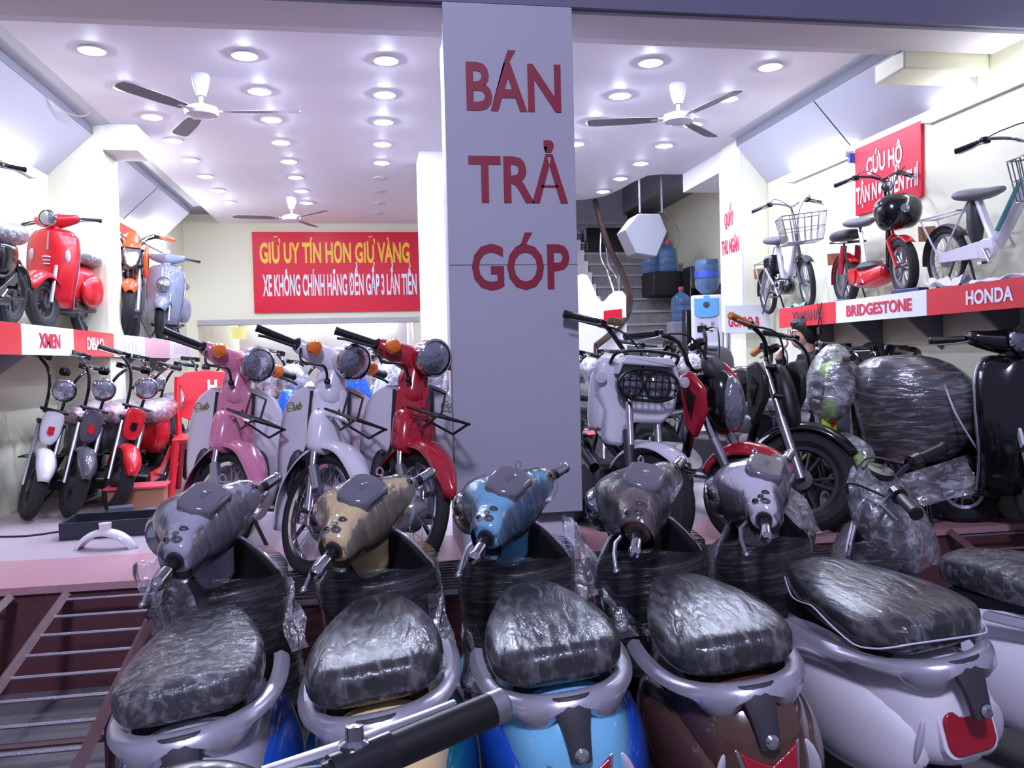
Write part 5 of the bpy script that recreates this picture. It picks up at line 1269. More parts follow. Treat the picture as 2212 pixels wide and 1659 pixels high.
# ---------------------------------------------------------------- electric bicycles on the right shelf
def ebicycle(label, loc, rz, steer, kind, sc=1.0, lean=R(3)):
    t = empty('electric_bicycle', label, 'bicycle', loc, rz, 'electric bicycles on the right shelf', lean, 0, sc)
    Rr = .21; wb = .50; F = Vector((0, wb, Rr)); Q = (0, .32, .6); X = steer_matrix(Q, (0, -.2, .6), steer)
    white, silver, red = kind == 'white', kind == 'silver', kind == 'red'
    fr = {'white': c_wht, 'silver': m_silver, 'red': c_bred}[kind]
    wl = m_rim if not red else m_darkgrey
    tw = .045 if not red else .07
    wheel('front_wheel', F, Rr, t, tw, X, 'wire' if not red else 'alloy', m_rim, 34, 20 if not red else 5, .035)
    wheel('rear_wheel', (0, -wb, Rr), Rr, t, tw, None, 'wire' if not red else 'alloy', m_rim, 34, 20 if not red else 5, .05)
    rod([F + V(.05, 0, 0), (.05, .38, .42), (0, .36, .46)], [F + V(-.05, 0, 0), (-.05, .38, .42), (0, .36, .46)], [(0, .36, .46), (0, .30, .66)], r=.014).xf(X).build('fork', m_darkgrey if silver else fr, t)
    fender(F, Rr + .022, .035, -R(45), R(70), .012, 16, 5).xf(X).build('front_fender', c_bred if red else (m_darkgrey if silver else fr), t, solid=.004)
    fender((0, -wb, Rr), Rr + .022, .035, -R(55), R(95), .012, 16, 5).build('rear_fender', c_bred if red else m_darkgrey, t, solid=.004)
    top = {'white': .84, 'silver': .95, 'red': .95}[kind]; sz = {'white': -.14, 'silver': -.05, 'red': -.07}[kind]; bx = 1.15
    MB().tube(smooth_path([(-.24, .12, top - .02), (-.16, .17, top), (-.07, .26, top - .03), (0, .27, top - .06), (.07, .26, top - .03), (.16, .17, top), (.24, .12, top - .02)], 4), .010, 8).tube([(0, .31, .6), (0, .27, top - .06)], .014).xf(X).build('handlebar', m_chrome if not red else m_gloss, t)
    grips(t, X, .19, .29, .15, .09, top - .01, top - .03, .016)
    for s in (-1, 1): MB().tube(smooth_path([(s * .17, .18, top), (s * .14, .34, top + .01), (s * .03, .40, .84), (0, .36, .6)], 5), .0035, 5).xf(X).build('brake_cable', m_blackp, t)
    if not red:
        bz = top - .40; bs_ = MB()
        x0, x1, y0, y1, h = .14, .18, .38, .64, .22
        P_ = lambda u, v, w: ((x0 + (x1 - x0) * w) * u, y0 + (y1 - y0) * v * (1 if w else .92) + .02 * w, bz + h * w)
        n = 6
        for w_ in (0, .5, 1):
            bs_.tube([P_(-1, 0, w_), P_(1, 0, w_), P_(1, 1, w_), P_(-1, 1, w_)], .006 if w_ in (0, 1) else .004, 5, True)
        for k in range(n + 1):
            u = -1 + 2 * k / n
            bs_.tube([P_(u, 1, 1), P_(u, 1, 0), P_(u, 0, 0), P_(u, 0, 1)], .0042, 4)
            v = k / n
            bs_.tube([P_(-1, v, 1), P_(-1, v, 0), P_(1, v, 0), P_(1, v, 1)], .0042, 4)
        bs_.xf(X).build('wire_basket', m_spoke, t)
    else:
        MB().loft([[(u, v, z) for u, v in sup(a, d, 18, 2.5, 0, .47 + y)] for z, a, d, y in ((.48, .10, .06, 0), (.52, .145, .10, .01), (.62, .175, .13, .02), (.70, .16, .12, .01), (.75, .08, .06, 0))]).xf(X).build('front_box', m_gloss, t, sub=1)
        MB().lathe([(.0, 0), (.03, 0), (.032, .008), (.022, .01), (0, .01)], (.0, .612, .62), (0, 1, 0), 16).xf(X).build('box_lock', m_chrome, t)
        headlamp(t, X, (0, .33, .83), .04, m_gloss, (0, 1, 0), m_gloss, .06)
    # frame
    if white:
        rod([(0, .30, .60), (0, -.02, .24)], r=.042, n=10).build('down_tube', fr, t)
        for s in (-1, 1): MB().tube([(s * .04, .26, .56), (s * .04, .05, .32)], .016, 6).build('teal_stripe', mat('teal_decal', '#4f9a96', .4), t)
        rod([(0, -.02, .22), (0, -.16, .67 + sz)], r=.024).build('seat_tube', fr, t)
        MB().ell((0, -.2, .42), (.05, .05, .17), 12, 8).build('battery', m_darkgrey, t)
        MB().loft([[(s_ , u, v) for u, v in rrect(.16, .13, .06)] for s_ in (.045, .075)]).xf(Matrix.Translation((0, -.02, .22))).build('crank_cover', fr, t, bevel=.01)
        MB().prism([(-.04, .17), (-.04, .28), (-.5, .25), (-.5, .19)], lambda u, v, h: (h, u, v), .045, .065).build('chain_cover', fr, t, bevel=.006)
    elif silver:
        rod([(0, .30, .58), (0, .16, .34), (0, -.02, .26)], r=.026).build('down_tube', m_silver, t)
        rod([(0, -.06, .24), (0, -.16, .67 + sz)], r=.024).build('seat_tube', m_silver, t)
        loft_y([(.14, .22, .03, .04), (.06, .22, .075, .085), (-.12, .24, .08, .08), (-.4, .24, .06, .06)], 14, 2.6).build('motor_cover', m_gloss, t, sub=1)
        MB().torus((.085, .0, .22), .055, .010, (1, 0, 0), 24, 8).build('chain_ring', m_chrome, t)
        MB().bb((-.07, -.40, .36), (.07, -.20, .54)).build('battery', m_gloss, t, bevel=.03)
        rod([(.08, -.1, .25), (.08, -.3, .42), (.07, -.5, Rr)], [(-.08, -.1, .25), (-.08, -.3, .42), (-.07, -.5, Rr)], r=.012).build('rear_loop', m_silver, t)
    else:
        rod([(0, .32, .60), (0, .28, .24), (0, .1, .17)], r=.03).build('down_tube', m_gloss, t)
        loft_y([(.28, .22, .06, .07), (.1, .17, .11, .07), (-.12, .18, .12, .08), (-.24, .22, .10, .08), (-.28, .24, .05, .04)], 18, 3).build('floor_body', c_bred, t, sub=1)
        MB().ell((0, -.05, .27), (.09, .16, .05), 16, 8).build('floor_mat', m_darkgrey, t)
        MB().lathe([(0, 0), (.06, 0), (.065, .02), (0, .03)], (.10, -.12, .21), (1, 0, 0), 18).build('crank_cover', c_bred, t)
        rod([(0, -.12, .28), (0, -.18, .67 + sz)], r=.018).build('seat_tube', m_chrome, t)
        MB().tube([(.07, -.44, .26), (.06, -.36, .48)], .026, 10).build('shock_absorber', c_red, t)
        MB().tube([(-.07, -.44, .26), (-.06, -.36, .48)], .026, 10).build('shock_absorber', c_red, t)
        rod([(.07, -.25, .5), (.07, -.6, .54), (-.07, -.6, .54), (-.07, -.25, .5), (.07, -.25, .5)], [(.06, -.36, .5), (.06, -.3, .3)], r=.01).build('rear_rack', m_gloss, t)
        loft_y([(-.28, .57, .05, .03), (-.32, .575, .11, .045), (-.46, .58, .12, .05), (-.58, .58, .10, .045), (-.63, .58, .04, .02)], 16, 2.6).build('rear_seat', m_darkgrey, t, sub=1)
    rod([(.1, .0, .22), (.1, .05, .14)], [(-.1, .0, .22), (-.1, -.05, .30)], [(-.1, .0, .22), (.1, .0, .22)], r=.008).box((.13, .05, .135), (.07, .04, .016)).box((-.13, -.05, .305), (.07, .04, .016)).build('pedal_crank', m_chrome, t)
    # saddle
    loft_y([(.08, .70 + sz, .025, .016), (.0, .70 + sz, .042, .026), (-.08, .70 + sz, .065, .034), (-.2, .715 + sz, .115, .042), (-.29, .725 + sz, .105, .034), (-.315, .725 + sz, .05, .014)], 18, 2.4).build('saddle', mat('grey_saddle', '#6d6a74', .5), t, sub=1)
    if not red:
        rod([(.055, -.30, .50), (.055, -.70, .50), (-.055, -.70, .50), (-.055, -.30, .50), (.055, -.30, .50)], [(.06, -.68, .50), (.05, -.5, Rr)], [(-.06, -.68, .50), (-.05, -.5, Rr)], [(.05, -.5, Rr), (.03, -.16, .6)], [(-.05, -.5, Rr), (-.03, -.16, .6)], r=.007, n=6).build('rear_rack', m_spoke if silver else fr, t)
    MB().bb((-.06, -.71, .36), (.06, -.70, .46)).build('number_plate', m_card, t)
    rod([(.05, -.35, .2), (.11, -.38, .004)], [(.05, -.35, .2), (-.08, -.35, .2)], [(-.05, -.35, .2), (-.11, -.38, .004)], r=.008).build('stand', m_darkgrey, t)
    return t
BX = 3.44
ebicycle('silver electric bicycle with wire front basket at the far end of the right shelf', (BX, 6.52, RZ_), R(172), R(-8), 'silver', .93)
ebicycle('red electric bicycle with black front box and two seats on the right shelf', (BX, 5.30, RZ_), R(172), R(-6), 'red', .88)
wb_ = ebicycle('white electric bicycle with wire basket at the near end of the right shelf', (BX, 4.12, RZ_), R(176), R(-10), 'white', .93)
cab = MB().tube(smooth_path([(.05 * math.cos(k * 1.3) - .02, .47 + .09 * math.sin(k * 1.7), .66 + .02 * math.sin(k * 2.3)) for k in range(26)], 4), .006, 6)
cab.build('coiled_charger_cable', m_blackp, wb_)
# loose things lying on the right shelf
def crumple(label, c, s, m, cat, name, seed=1, seg=9, h=.05):
    rnd = random.Random(seed); g = []
    for i in range(seg):
        row = []
        for j in range(seg):
            x = (i / (seg - 1) - .5) * s[0]; y = (j / (seg - 1) - .5) * s[1]
            row.append((x + rnd.uniform(-.01, .01), y + rnd.uniform(-.01, .01), max(.004, rnd.uniform(0, 1) ** 2 * h * (1 - abs(i / (seg - 1) - .5)))))
        g.append(row)
    o = MB().sheet(g).build(name, m, None, solid=.003, sub=1); o.location = c
    return tag(o, label, cat)
m_paper = mat('paper_white', '#d8d6dd', .7)
crumple('crumpled pale wrapping sheet under the white bicycle on the right shelf', (3.345, 4.42, RZ_ + .004), (.10, .34), m_paper, 'wrapping', 'wrapping_sheet', 3, h=.16)
crumple('white wrapping papers at the near end of the right shelf', (3.345, 4.0, RZ_ + .004), (.10, .40), m_paper, 'wrapping', 'wrapping_sheet', 5, h=.08)
crumple('turquoise plastic bag on the right shelf under the silver bicycle', (3.34, 6.13, RZ_ + .004), (.1, .2), mat('turquoise_bag', '#69c9b8', .4), 'bag', 'plastic_bag', 7, h=.07)
crumple('pink plastic bag at the far end of the right shelf', (3.35, 6.85 - .6, RZ_ + .004), (.1, .16), mat('pink_bag', '#d9b2c6', .4), 'bag', 'plastic_bag', 9, h=.06)
o = MB().lathe([(0, 0), (.05, 0), (.052, .022), (.045, .025), (0, .025)], n=20).build('blue_disc', mat('lid_blue', '#6f80dd', .4)); o.location = (3.34, 5.52, RZ_ + .001)
tag(o, 'round blue plastic disc lying on the right shelf under the red bicycle', 'disc')
o = MB().box((0, 0, .02), (.09, .22, .035), Matrix.Rotation(R(10), 3, 'Z')).build('blue_case', mat('case_navy', '#232d6a', .4), bevel=.006); o.location = (3.345, 4.78, RZ_ + .001)
tag(o, 'dark blue flat case on the right shelf before the red bicycle front wheel', 'case')
pl = MB().tube(smooth_path([(3.25, 5.72, 1.86), (3.245, 5.70, 1.80), (3.245, 5.66, 1.72), (3.245, 5.69, 1.66)], 5), .004, 5).tube(smooth_path([(3.25, 5.66, 1.86), (3.245, 5.68, 1.78), (3.245, 5.70, 1.70), (3.245, 5.69, 1.66)], 5), .004, 5).box((3.245, 5.69, 1.655), (.02, .035, .05)).build('hanging_plug', m_blackp)
tag(pl, 'black plug hanging on its cable over the red panel with dark lettering', 'plug')

# ---------------------------------------------------------------- seated person
pr = empty('person', 'person in dark jacket and glasses sitting with a hand raised to the mouth', 'person', (3.31, 5.98, FZ), R(80), None)
skin = mat('skin', '#d9a48f', .55)
m_jack = mat('dark_jacket', '#15151b', .75, bump=.2, bscale=40)
m_hair = mat('black_hair', '#1a1618', .5, bump=.5, bscale=90, stretch=(1, 1, .2))
B = MB()
HD = Vector((0, .03, 1.14))
B.ell(HD, (.072, .088, .105), 20, 16).ell(HD + V(0, .035, -.055), (.05, .055, .055), 16, 10)           # skull, jaw
B.tube([HD + V(0, .085, .03), HD + V(0, .112, -.012), HD + V(0, .088, -.026)], [.009, .015, .010], 8)    # nose
B.ell(HD + V(0, .083, -.052), (.024, .012, .008), 10, 6).ell(HD + V(0, .083, -.064), (.02, .012, .008), 10, 6)  # lips
for s in (-1, 1):
    B.ell(HD + V(s * .072, -.005, -.005), (.010, .02, .03), 10, 8)
    B.ell(HD + V(s * .028, .078, .022), (.018, .012, .010), 10, 6)
B.tube([HD + V(0, -.02, -.06), (0, -.01, .98), (0, -.02, .93)], [.055, .052, .07], 12)
B.tube([(0, -.02, .95), (0, -.03, .82), (0, -.02, .65), (0, 0, .47)], [.10, .145, .135, .15], 16, flat=.75)
B.tube([(-.15, -.02, .91), (0, -.02, .94), (.15, -.02, .91)], [.06, .07, .06], 12)
AR = {1: [(.17, -.02, .90), (.21, .08, .66), (.06, .20, 1.0)], -1: [(-.17, -.02, .90), (-.22, .08, .66), (-.12, .30, .62)]}
for s, q in AR.items():
    B.tube(q[:2], [.052, .04], 10).tube(q[1:], [.04, .028], 10)
def hand(B, w, d, up, curl, k=1.0):
    w = Vector(w); d = Vector(d).normalized(); up = Vector(up).normalized(); sd = d.cross(up).normalized()
    B.loft([[w + d * t + sd * (a * math.cos(x)) + up * (b * math.sin(x)) for x in [2 * PI * i / 10 for i in range(10)]] for t, a, b in ((-.02, .024, .02), (.02, .034, .017), (.06, .041, .015), (.088, .036, .012))])
    for i, (L, off) in enumerate(((.068, -.030), (.078, -.010), (.072, .011), (.056, .030))):
        p = w + d * .082 + sd * off; a = curl * .5; pts = [p]
        for j in range(3):
            a += curl * .55
            p = p + (d * math.cos(a) - up * math.sin(a)) * L / 3 * (1.1 - .1 * j); pts.append(p)
        B.tube(pts, [.0095, .009, .008, .0065], 7)
    p = w + d * .02 - sd * .034
    B.tube([p, p - sd * .022 + d * .025 - up * .006, p - sd * .02 + d * .055 - up * .014], [.012, .010, .008], 7)
hand(B, (.055, .195, 1.01), (-.30, -.5, .62), (0, -.5, -.6), .75)
hand(B, (-.12, .31, .62), (.2, 1, -.15), (0, .1, 1), .35)
for s in (-1, 1):
    B.tube([(s * .08, 0, .46), (s * .11, .40, .47), (s * .11, .42, .08)], [.085, .06, .04], 12)
    B.tube([(s * .11, .40, .06), (s * .11, .52, .035)], [.04, .03], 10)
bo = B.build('body', skin, pr)
rm = bo.modifiers.new('one_skin', 'REMESH'); rm.mode = 'VOXEL'; rm.voxel_size = .0065; rm.use_smooth_shade = True
sm = bo.modifiers.new('soft', 'SMOOTH'); sm.iterations = 3; sm.factor = .5
J = MB().tube([(0, -.02, .965), (0, -.02, .93), (0, -.03, .82), (0, -.02, .62), (0, 0, .46)], [.075, .125, .165, .155, .17], 18, flat=.78)
J.tube([(-.16, -.02, .905), (0, -.02, .935), (.16, -.02, .905)], [.07, .085, .07], 12)
for s, q in AR.items():
    J.tube([q[0], q[1], Vector(q[1]).lerp(Vector(q[2]), .9)], [.066, .056, .042], 12)
J.torus((0, -.005, .975), .068, .02, (0, .15, 1), 18, 8)
jo = J.build('jacket', m_jack, pr)
rm = jo.modifiers.new('one_cloth', 'REMESH'); rm.mode = 'VOXEL'; rm.voxel_size = .011; rm.use_smooth_shade = True
TR = MB()
for s in (-1, 1): TR.tube([(s * .08, -.02, .47), (s * .11, .41, .48), (s * .11, .42, .09)], [.10, .075, .055], 12)
TR.build('trousers', mat('dark_trousers', '#22222b', .8), pr)
for s in (-1, 1): MB().ell((s * .11, .475, .045), (.045, .10, .045), 14, 8).build('shoe', m_gloss, pr)
HA = MB().loft([[HD + V(u, v, z) for u, v in sup(a, d, 22, 2.2, 0, y)] for z, a, d, y in ((-.085, .05, .04, -.055), (-.06, .078, .066, -.042), (-.03, .09, .082, -.036), (.02, .094, .094, -.026), (.06, .092, .106, -.010), (.095, .076, .096, 0), (.122, .046, .06, 0), (.132, .016, .02, 0))])
HA.build('hair', m_hair, pr, wobble=.003, sub=1)
MB().ell(HD + V(0, .062, .082), (.066, .035, .028), 16, 8).build('fringe', m_hair, pr)
GL = MB()
for s in (-1, 1): GL.torus(HD + V(s * .033, .102, .018), .024, .0022, (0, 1, 0), 20, 6).tube([HD + V(s * .057, .10, .02), HD + V(s * .078, .0, .015)], .0022, 5)
GL.tube([HD + V(-.01, .104, .02), HD + V(.01, .104, .02)], .0022, 5)
GL.build('glasses', m_gloss, pr)
# stool under the person
so = empty('stool', 'plain dark stool under the seated person', 'stool', (3.31, 5.96, FZ), 0)
MB().lathe([(0, .335), (.17, .335), (.175, .35), (.17, .365), (0, .37)], n=20).build('seat', m_blackp, so)
for k in range(4):
    a = PI / 4 + k * PI / 2; MB().tube([(.13 * math.cos(a), .13 * math.sin(a), .335), (.17 * math.cos(a), .17 * math.sin(a), 0)], .014, 8).build('leg', m_darkgrey, so)
# black tarpaulin bag hung behind the person
bg = MB().prism([(-.30, .0), (-.26, .36), (-.05, .44), (.12, .42), (.30, .18), (.34, 0)], lambda u, v, h: (h, -u, v), -.05, .05).build('black_bag', mat('black_nylon', '#1d1c21', .7, bump=.3, bscale=30), None, bevel=.03)
bg.location = (3.5, 5.4, 1.12)
tag(bg, 'large black nylon bag standing on a ledge right of the seated person', 'bag')
lg = MB().bb((3.38, 4.95, FZ), (XR - .003, 5.85, 1.12)).build('low_cabinet', mat('cabinet_grey', '#8a888e', .6), None, bevel=.01)
tag(lg, 'low grey cabinet against the right wall under the shelf', 'cabinet')

# ---------------------------------------------------------------- water dispenser and bottles
wd = empty('water_dispenser', 'white water dispenser with light blue front holding a big bottle by the right pier', 'water dispenser', (3.72, 8.9, 1.02), R(-26))
m_wd = mat('dispenser_white', '#e8e6f0', .3, coat=.3)
MB().bb((-.17, -.16, .0), (.17, .16, 1.14)).build('cabinet', m_wd, wd, bevel=.02)
MB().prism([(-.13, .92), (-.13, 1.10), (-.03, 1.10), (-.03, 1.13), (.03, 1.13), (.03, 1.10), (.13, 1.10), (.13, .92), (.07, .89), (-.07, .89)], lambda u, v, h: (u, -.16 - h, v), 0, .025).build('blue_front', mat('dispenser_blue', '#64a8ea', .35, coat=.3), wd, bevel=.004)
MB().lathe([(0, 0), (.034, 0), (.034, .008), (.022, .010), (0, .01)], (0, -.186, 1.03), (0, -1, 0), 18).build('logo_disc', m_darkgrey, wd)
MB().bb((-.125, -.163, .62), (.125, -.158, .885)).build('tap_recess', mat('recess_white', '#cfcbdc', .4), wd)
for s in (-1, 1): MB().bb((s * .06 - .015, -.20, .81), (s * .06 + .015, -.162, .84)).build('tap', m_alum, wd, bevel=.004)
m_bottle = mat('blue_water_bottle', '#8ab4ee', .12, trans=.75, ior=1.2, coat=.4)
m_capred = mat('bottle_cap_red', '#d8384a', .4)
def bottle(label, loc, flip=False, label_m=None, sc=1.0):
    s = .98
    pr_ = [(0, 0), (.125, .0), (.135, .02), (.135, .10), (.129, .11), (.135, .12), (.135, .20), (.129, .21), (.135, .22), (.135, .28), (.115, .33), (.06, .375), (.032, .39), (.028, .43)]
    o = empty('water_bottle', label, 'bottle', loc, 0, 'big blue water bottles', 0, PI if flip else 0, sc)
    MB().lathe(pr_, n=24).build('bottle_body', m_bottle, o)
    MB().lathe([(0, .425), (.034, .425), (.036, .465), (0, .468)], n=16).build('cap', m_capred if not flip else m_wd, o)
    if label_m: MB().lathe([(.1362, .13 + .0), (.1362, .20)], n=24, cap=(False, False)).build('paper_label', label_m, o)
    return o
bottle('upturned water bottle with blue and red label on the white dispenser', (3.72, 8.9, 1.02 + 1.14 + .40), True, mat('label_blue', '#3b58c8', .4))
bottle('water bottle with red cap standing at the left on the black crate on the stairs', (3.70, 10.75, 2.60), sc=.9)
bottle('water bottle with red cap nearest the wall on the black crate on the stairs', (3.88, 10.55, 2.60), sc=.9)
bottle('water bottle with red cap standing lower beside the white dispenser', (3.66, 9.55, 1.90), sc=.9)
def blk(label, lo, hi, m, name, cat): return tag(MB().bb(lo, hi).build(name, m, None, bevel=.012), label, cat)
blk('black crate under the two water bottles on the stairs', (3.62, 10.4, 2.285), (4.15, 10.9, 2.597), m_blackp, 'bottle_crate', 'crate')
blk('black speaker box on the stairs right of the water bottles', (3.98, 10.05, 1.93), (4.22, 10.3, 2.62), m_gloss, 'speaker_box', 'box')
blk('black box lower on the stairs beside the speaker box', (4.0, 9.6, 1.58), (4.3, 9.85, 2.36), m_gloss, 'speaker_box', 'box')
blk('dark stand under the lower water bottle by the dispenser', (3.48, 9.40, .86), (3.86, 9.58, 1.897), m_grey, 'bottle_stand', 'stand')
blk('low white cupboard under the water dispenser', (3.5, 8.7, FZ), (3.95, 8.965, 1.018), m_wd, 'dispenser_stand', 'stand')
blk('black canister in front of the lower water bottle', (3.58, 9.2, .70), (3.72, 9.34, 2.02), m_gloss, 'black_canister', 'canister')
# boxed white hexagonal casing under the upper flight
tag(MB().prism([(2.83, 2.92), (2.98, 3.10), (3.24, 3.10), (3.32, 2.9), (3.19, 2.62), (2.95, 2.66)], lambda u, v, h: (u, h, v), 9.05, 9.4).build('boxed_casing', mat('casing_white', '#aaa9b3', .6), None, bevel=.01), 'white six sided boxed casing hanging above the stairs', 'casing')
for hx in (3.02, 3.28): rod([(hx, 9.1, 3.62), (hx, 9.1, 3.12)], r=.012).build('hanger', m_grey, bpy.data.objects['boxed_casing'])
cbw = MB().tube(smooth_path([(3.27, 9.0, 3.12), (3.38, 8.98, 2.98), (3.43, 8.98, 2.85), (3.40, 8.98, 2.70), (3.42, 9.0, 2.5)], 5), .008, 6).build('wall_cable', mat('cable_olive', '#5e5a44', .6))
tag(cbw, 'dark cable running down beside the white boxed casing over the stairs', 'cable')
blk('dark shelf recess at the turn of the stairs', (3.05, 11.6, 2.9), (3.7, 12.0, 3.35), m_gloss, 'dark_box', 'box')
tag(MB().prism([(-.10, 0), (.10, .02), (.10, .17), (-.10, .15)], lambda u, v, h: (u + 2.53, 8.59 + h, 1.84 + v), 0, .009).build('red_pennant', m_red), 'small red pennant hanging before the white scalloped panel', 'pennant')
# grey chair back standing on the floor behind the caged lamp bike
gc = empty('office_chair', 'grey office chair seen from behind in front of the water dispenser', 'chair', (2.82, 6.75, FZ), R(10))
MB().loft([[(u, v, z) for u, v in sup(a, .045, 18, 2.6, 0, y)] for z, a, y in ((.62, .18, 0), (.70, .24, -.02), (.9, .25, -.03), (1.03, .23, -.02), (1.08, .14, 0))]).build('backrest', mat('grey_chair', '#55545c', .5), gc, sub=1)
MB().bb((-.22, .02, .46), (.22, .46, .52)).build('seat', MATS['grey_chair'], gc, bevel=.025)
MB().tube(smooth_path([(0, .22, .44), (0, -.04, .46), (0, -.06, .62)], 4), .02).build('back_support', m_gloss, gc)
MB().cyl((0, .22, .08), (0, .22, .46), .025).build('gas_column', m_chrome, gc)
for k in range(5):
    a = 2 * PI * k / 5; lgk = MB().tube([(0, .22, .10), (.27 * math.cos(a), .22 + .27 * math.sin(a), .06)], [.025, .016], 8).build('leg', m_gloss, gc)
    MB().lathe([(0, -.012), (.028, -.012), (.028, .012), (0, .012)], (.27 * math.cos(a), .22 + .27 * math.sin(a), .029), (math.sin(a), -math.cos(a), 0), 12).build('caster', m_blackp, lgk)
# ================================================================ wrapped bikes crowding the middle of the shop, rear room
GB = 'wrapped mopeds standing in the middle of the shop'
def parked(label, x, y, paint, lampm, rz=180, st=0, seed=1):
    o = fat_moped(label, (x, y, FZ), R(rz), R(st), paint, paint, paint, lampm, group=GB, bars=.21)
    film_lump(o, (0, .45, .86), (.13, .13, .16), f_bag, seed=seed, wob=.01)
    return o
c_vio = mat('pale_violet_paint', '#b9a8d6', .25, coat=.5)
parked('wrapped pink moped seen between the rose pink and the white step-through mopeds', -.68, 6.75, c_pink, c_pink, 176, 12, 21)
parked('wrapped white moped deep between the pink and the white step-through mopeds', -.30, 8.0, c_wht, m_chrome, 184, -14, 22)
parked('wrapped blue moped seen between the white and the red step-through mopeds', .02, 6.65, c_blue, m_gloss, 178, 16, 23)
parked('wrapped grey moped beyond the red step-through moped near the white column', .36, 7.15, c_lgrey, m_chrome, 182, -10, 24)
parked('wrapped pale violet moped behind the red plastic chair', -1.05, 8.2, c_vio, c_vio, 180, 10, 25)
parked('wrapped teal moped far back under the slogan sign', -.60, 9.6, c_teal, m_chrome, 180, 10, 26)
parked('wrapped red moped far back under the slogan sign', -.02, 9.6, c_bred, m_chrome, 180, -10, 27)
parked('wrapped silver moped just right of the grey pillar', 1.22, 6.1, c_grey, m_chrome, 178, 10, 28)
parked('wrapped black moped behind the caged lamp bike', 1.60, 7.1, m_gloss, m_gloss, 182, -12, 29)
parked('wrapped white moped between the caged lamp bike and the office chair', 2.02, 6.4, c_wht, c_wht, 180, 8, 30)
parked('wrapped dark moped behind the black and red motorbike', 2.42, 6.9, c_dgrey, m_gloss, 180, -8, 31)
def blue_bag(label, c, r, m, seed):
    o = MB().ell((0, 0, r[2]), r, 18, 10).build('plastic_bag', m, None, wobble=.02, seed=seed, sub=1); o.location = c
    return tag(o, label, 'bag', 'filled plastic bags among the parked bikes')
m_bb = mat('blue_plastic_bag', '#2a6fe0', .25, coat=.5, bump=.6, bscale=30)
m_wb = mat('white_plastic_bag', '#dfe0ee', .3, coat=.5, bump=.6, bscale=30)
def pile(label, x, y, h, w, m, seed):
    o = blue_bag(label, (x, y, FZ), (w, w * .8, h / 2), m, seed); return o
pile('tall blue plastic covered pile between the white and the red step-through mopeds', -.12, 5.85, 1.02, .12, m_bb, 41)
pile('white plastic covered pile left of the red step-through moped', .06, 6.0, .92, .11, m_wb, 42)
pile('blue and white plastic covered pile behind the rose pink moped', -.60, 6.0, .84, .10, m_bb, 43)
pile('white plastic covered pile right of the blue one behind the white step-through', -.44, 5.9, .88, .10, m_wb, 44)
o = carton('white battery carton with red stripe right of the grey pillar', (1.30, 5.35, FZ + .33), R(4), (.30, .24, .16), m_white, mat('carton_red', '#c23a48', .5))
o = carton('pale green plastic crate under the white battery carton right of the grey pillar', (1.30, 5.35, FZ), R(4), (.34, .28, .328), mat('pale_green_plastic', '#8fc9b4', .35, coat=.4), None, 'plastic_crate', 'crate')
# rear room
pl_ = empty('pendant_lamp', 'pale yellow drum lamp hanging in the bright rear room', 'lamp', (-2.05, 13.5, 2.5), 0)
MB().cyl((0, 0, 0), (0, 0, -.40), .006, 6).build('cord', m_grey, pl_)
MB().lathe([(.10, -.58), (.12, -.40), (.118, -.40), (.098, -.58)], n=20, cap=(False, False)).build('shade', mat('yellow_shade', '#f0ec9a', .6, emit=.5), pl_)
# thin plugs, cables on the left pier and the lights' feed
cbx = MB().tube(smooth_path([(-2.19, 6.35, 3.40), (-2.16, 6.6, 3.38), (-2.1, 6.8, 3.42), (-2.06, 6.85, 3.497)], 6), .004, 5).build('ceiling_wire', mat('wire_beige', '#b3a37c', .6))
tag(cbx, 'thin beige wire drooping from the left ceiling edge before the pier', 'wire')

# ---------------------------------------------------------------- ceiling fans
m_fan = mat('fan_white', '#dcdae2', .35, coat=.3)
m_blade = mat('fan_blade_grey', '#6c6870', .45)
def fan(label, c, a0):
    o = empty('ceiling_fan', label, 'fan', c, 0, 'ceiling fans')
    MB().lathe([(0, 0), (.055, 0), (.062, -.02), (.05, -.09), (.03, -.15), (.0, -.15)], n=20).build('canopy', m_fan, o)
    MB().cyl((0, 0, -.14), (0, 0, -.22), .013, 10).build('rod', m_fan, o)
    MB().lathe([(0, -.205), (.05, -.21), (.105, -.23), (.115, -.255), (.105, -.28), (.05, -.295), (0, -.298)], n=26).build('motor', m_fan, o)
    for k in range(3):
        a = R(a0 + 120 * k); M = Matrix.Rotation(a, 4, 'Z') @ Matrix.Translation((0, 0, -.255)) @ Matrix.Rotation(R(9), 4, 'X')
        MB().prism([(.15, -.04), (.3, -.055), (.60, -.06), (.66, -.045), (.67, .0), (.66, .045), (.6, .06), (.3, .055), (.15, .04)], lambda u, v, h: (u, v, h), -.003, .003).xf(M).build('blade', m_blade, o)
        MB().bb((.09, -.015, -.004), (.2, .015, .006)).xf(M).build('blade_arm', m_fan, o)
fan('white ceiling fan with three dark blades over the left of the shop', (-1.11, 6.02, 3.4995), -5)
fan('white ceiling fan with three dark blades over the right of the shop', (2.27, 5.91, 3.4995), 45)
fan('small looking ceiling fan far back over the slogan sign', (-.91, 10.28, 3.4995), -50)
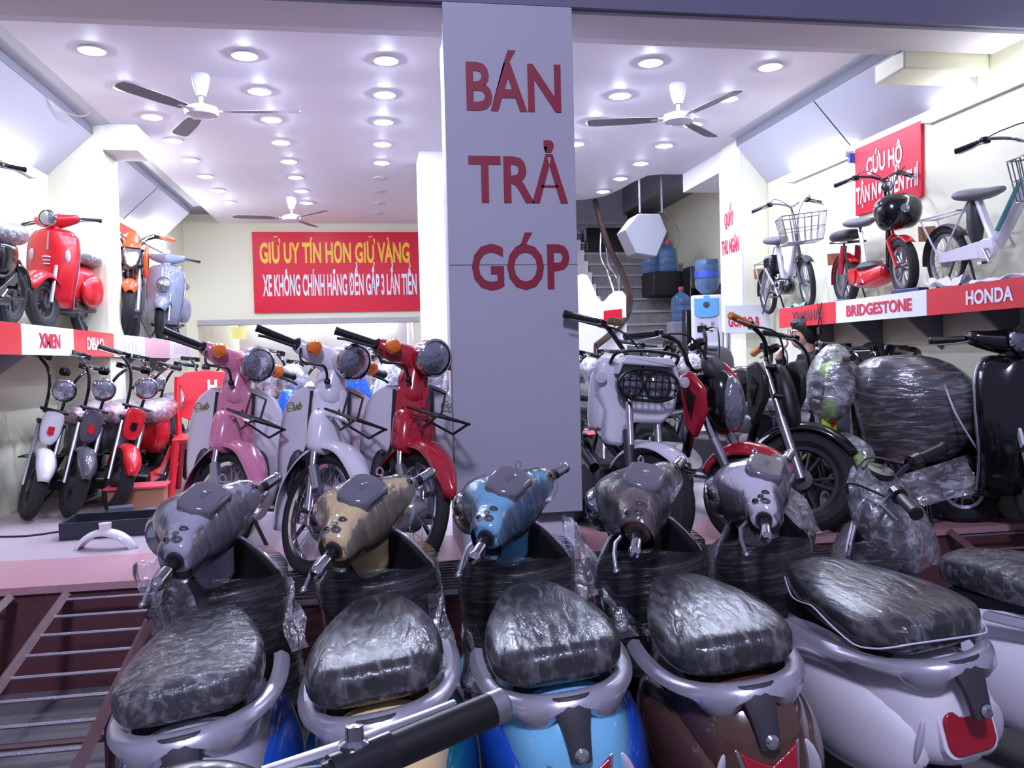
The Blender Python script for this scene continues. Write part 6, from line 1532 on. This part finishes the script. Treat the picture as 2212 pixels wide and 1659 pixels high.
# ---------------------------------------------------------------- nearest bike: only its handlebar reaches into the view
nb_ = empty('parked_bike', 'black handlebar with chrome ended grip reaching in from the bottom edge', 'motorbike', (-.075, 1.035, -.02), R(3), None, 0)
Pq = Vector((0, .10, 1.0))
m_satin = mat('satin_black', '#17161b', .28, coat=.3)
MB().tube([(-.30, .02, 1.0), (.0, .05, .985), (.02, .055, .985)], .019, 12).tube([(0, .05, .985), (.23, .135, 1.012)], .021, 12).build('handlebar', m_satin, nb_)
gq = MB().tube([(.09, .083, .995), (.235, .137, 1.013)], .0245, 14).build('grip', m_blackp, nb_)
MB().lathe([(0, 0), (.0245, 0), (.0245, .022), (.02, .026), (0, .026)], (.235, .137, 1.013), (.16, .06, .02), 16).build('end_cap', m_alum, gq)
MB().tube([(.01, .055, .985), (.09, .083, .995)], .0285, 14).build('grip_collar', m_satin, nb_)
MB().tube([(-.08, .09, .985), (.02, .115, .995), (.14, .165, 1.005), (.19, .185, 1.01)], [.012, .012, .008, .007], 8, flat=.6).build('brake_lever', m_alum, nb_)
MB().lathe([(0, 0), (.02, 0), (.022, .012), (.013, .016), (.012, .034), (0, .036)], (.04, .075, 1.005), (0, .1, 1), 14).build('mirror_socket', m_chrome, nb_)
MB().ell((-.16, .06, .97), (.10, .06, .05), 16, 10).build('head_cover', m_satin, nb_, sub=1)
rod([(-.16, .06, .96), (-.16, .12, .55), (-.16, .20, .25)], r=.024).build('steering_stem', m_satin, nb_)
wheel('front_wheel', (-.16, .22, .22), .22, nb_, .07)
wheel('rear_wheel', (-.16, -.85, .22), .22, nb_, .07)
rod([(-.16, .12, .5), (-.16, -.1, .22), (-.16, -.5, .22), (-.16, -.85, .22)], r=.03).build('frame', m_satin, nb_)
loft_y([(-.25, .62, .05, .03), (-.3, .63, .12, .05), (-.6, .64, .14, .06), (-.9, .64, .08, .04)], 16).xf(Matrix.Translation((-.16, 0, 0))).build('seat', m_vinyl, nb_, sub=1)
rod([(-.16, -.5, .25), (-.16, -.6, .6)], r=.03).build('seat_post', m_satin, nb_)
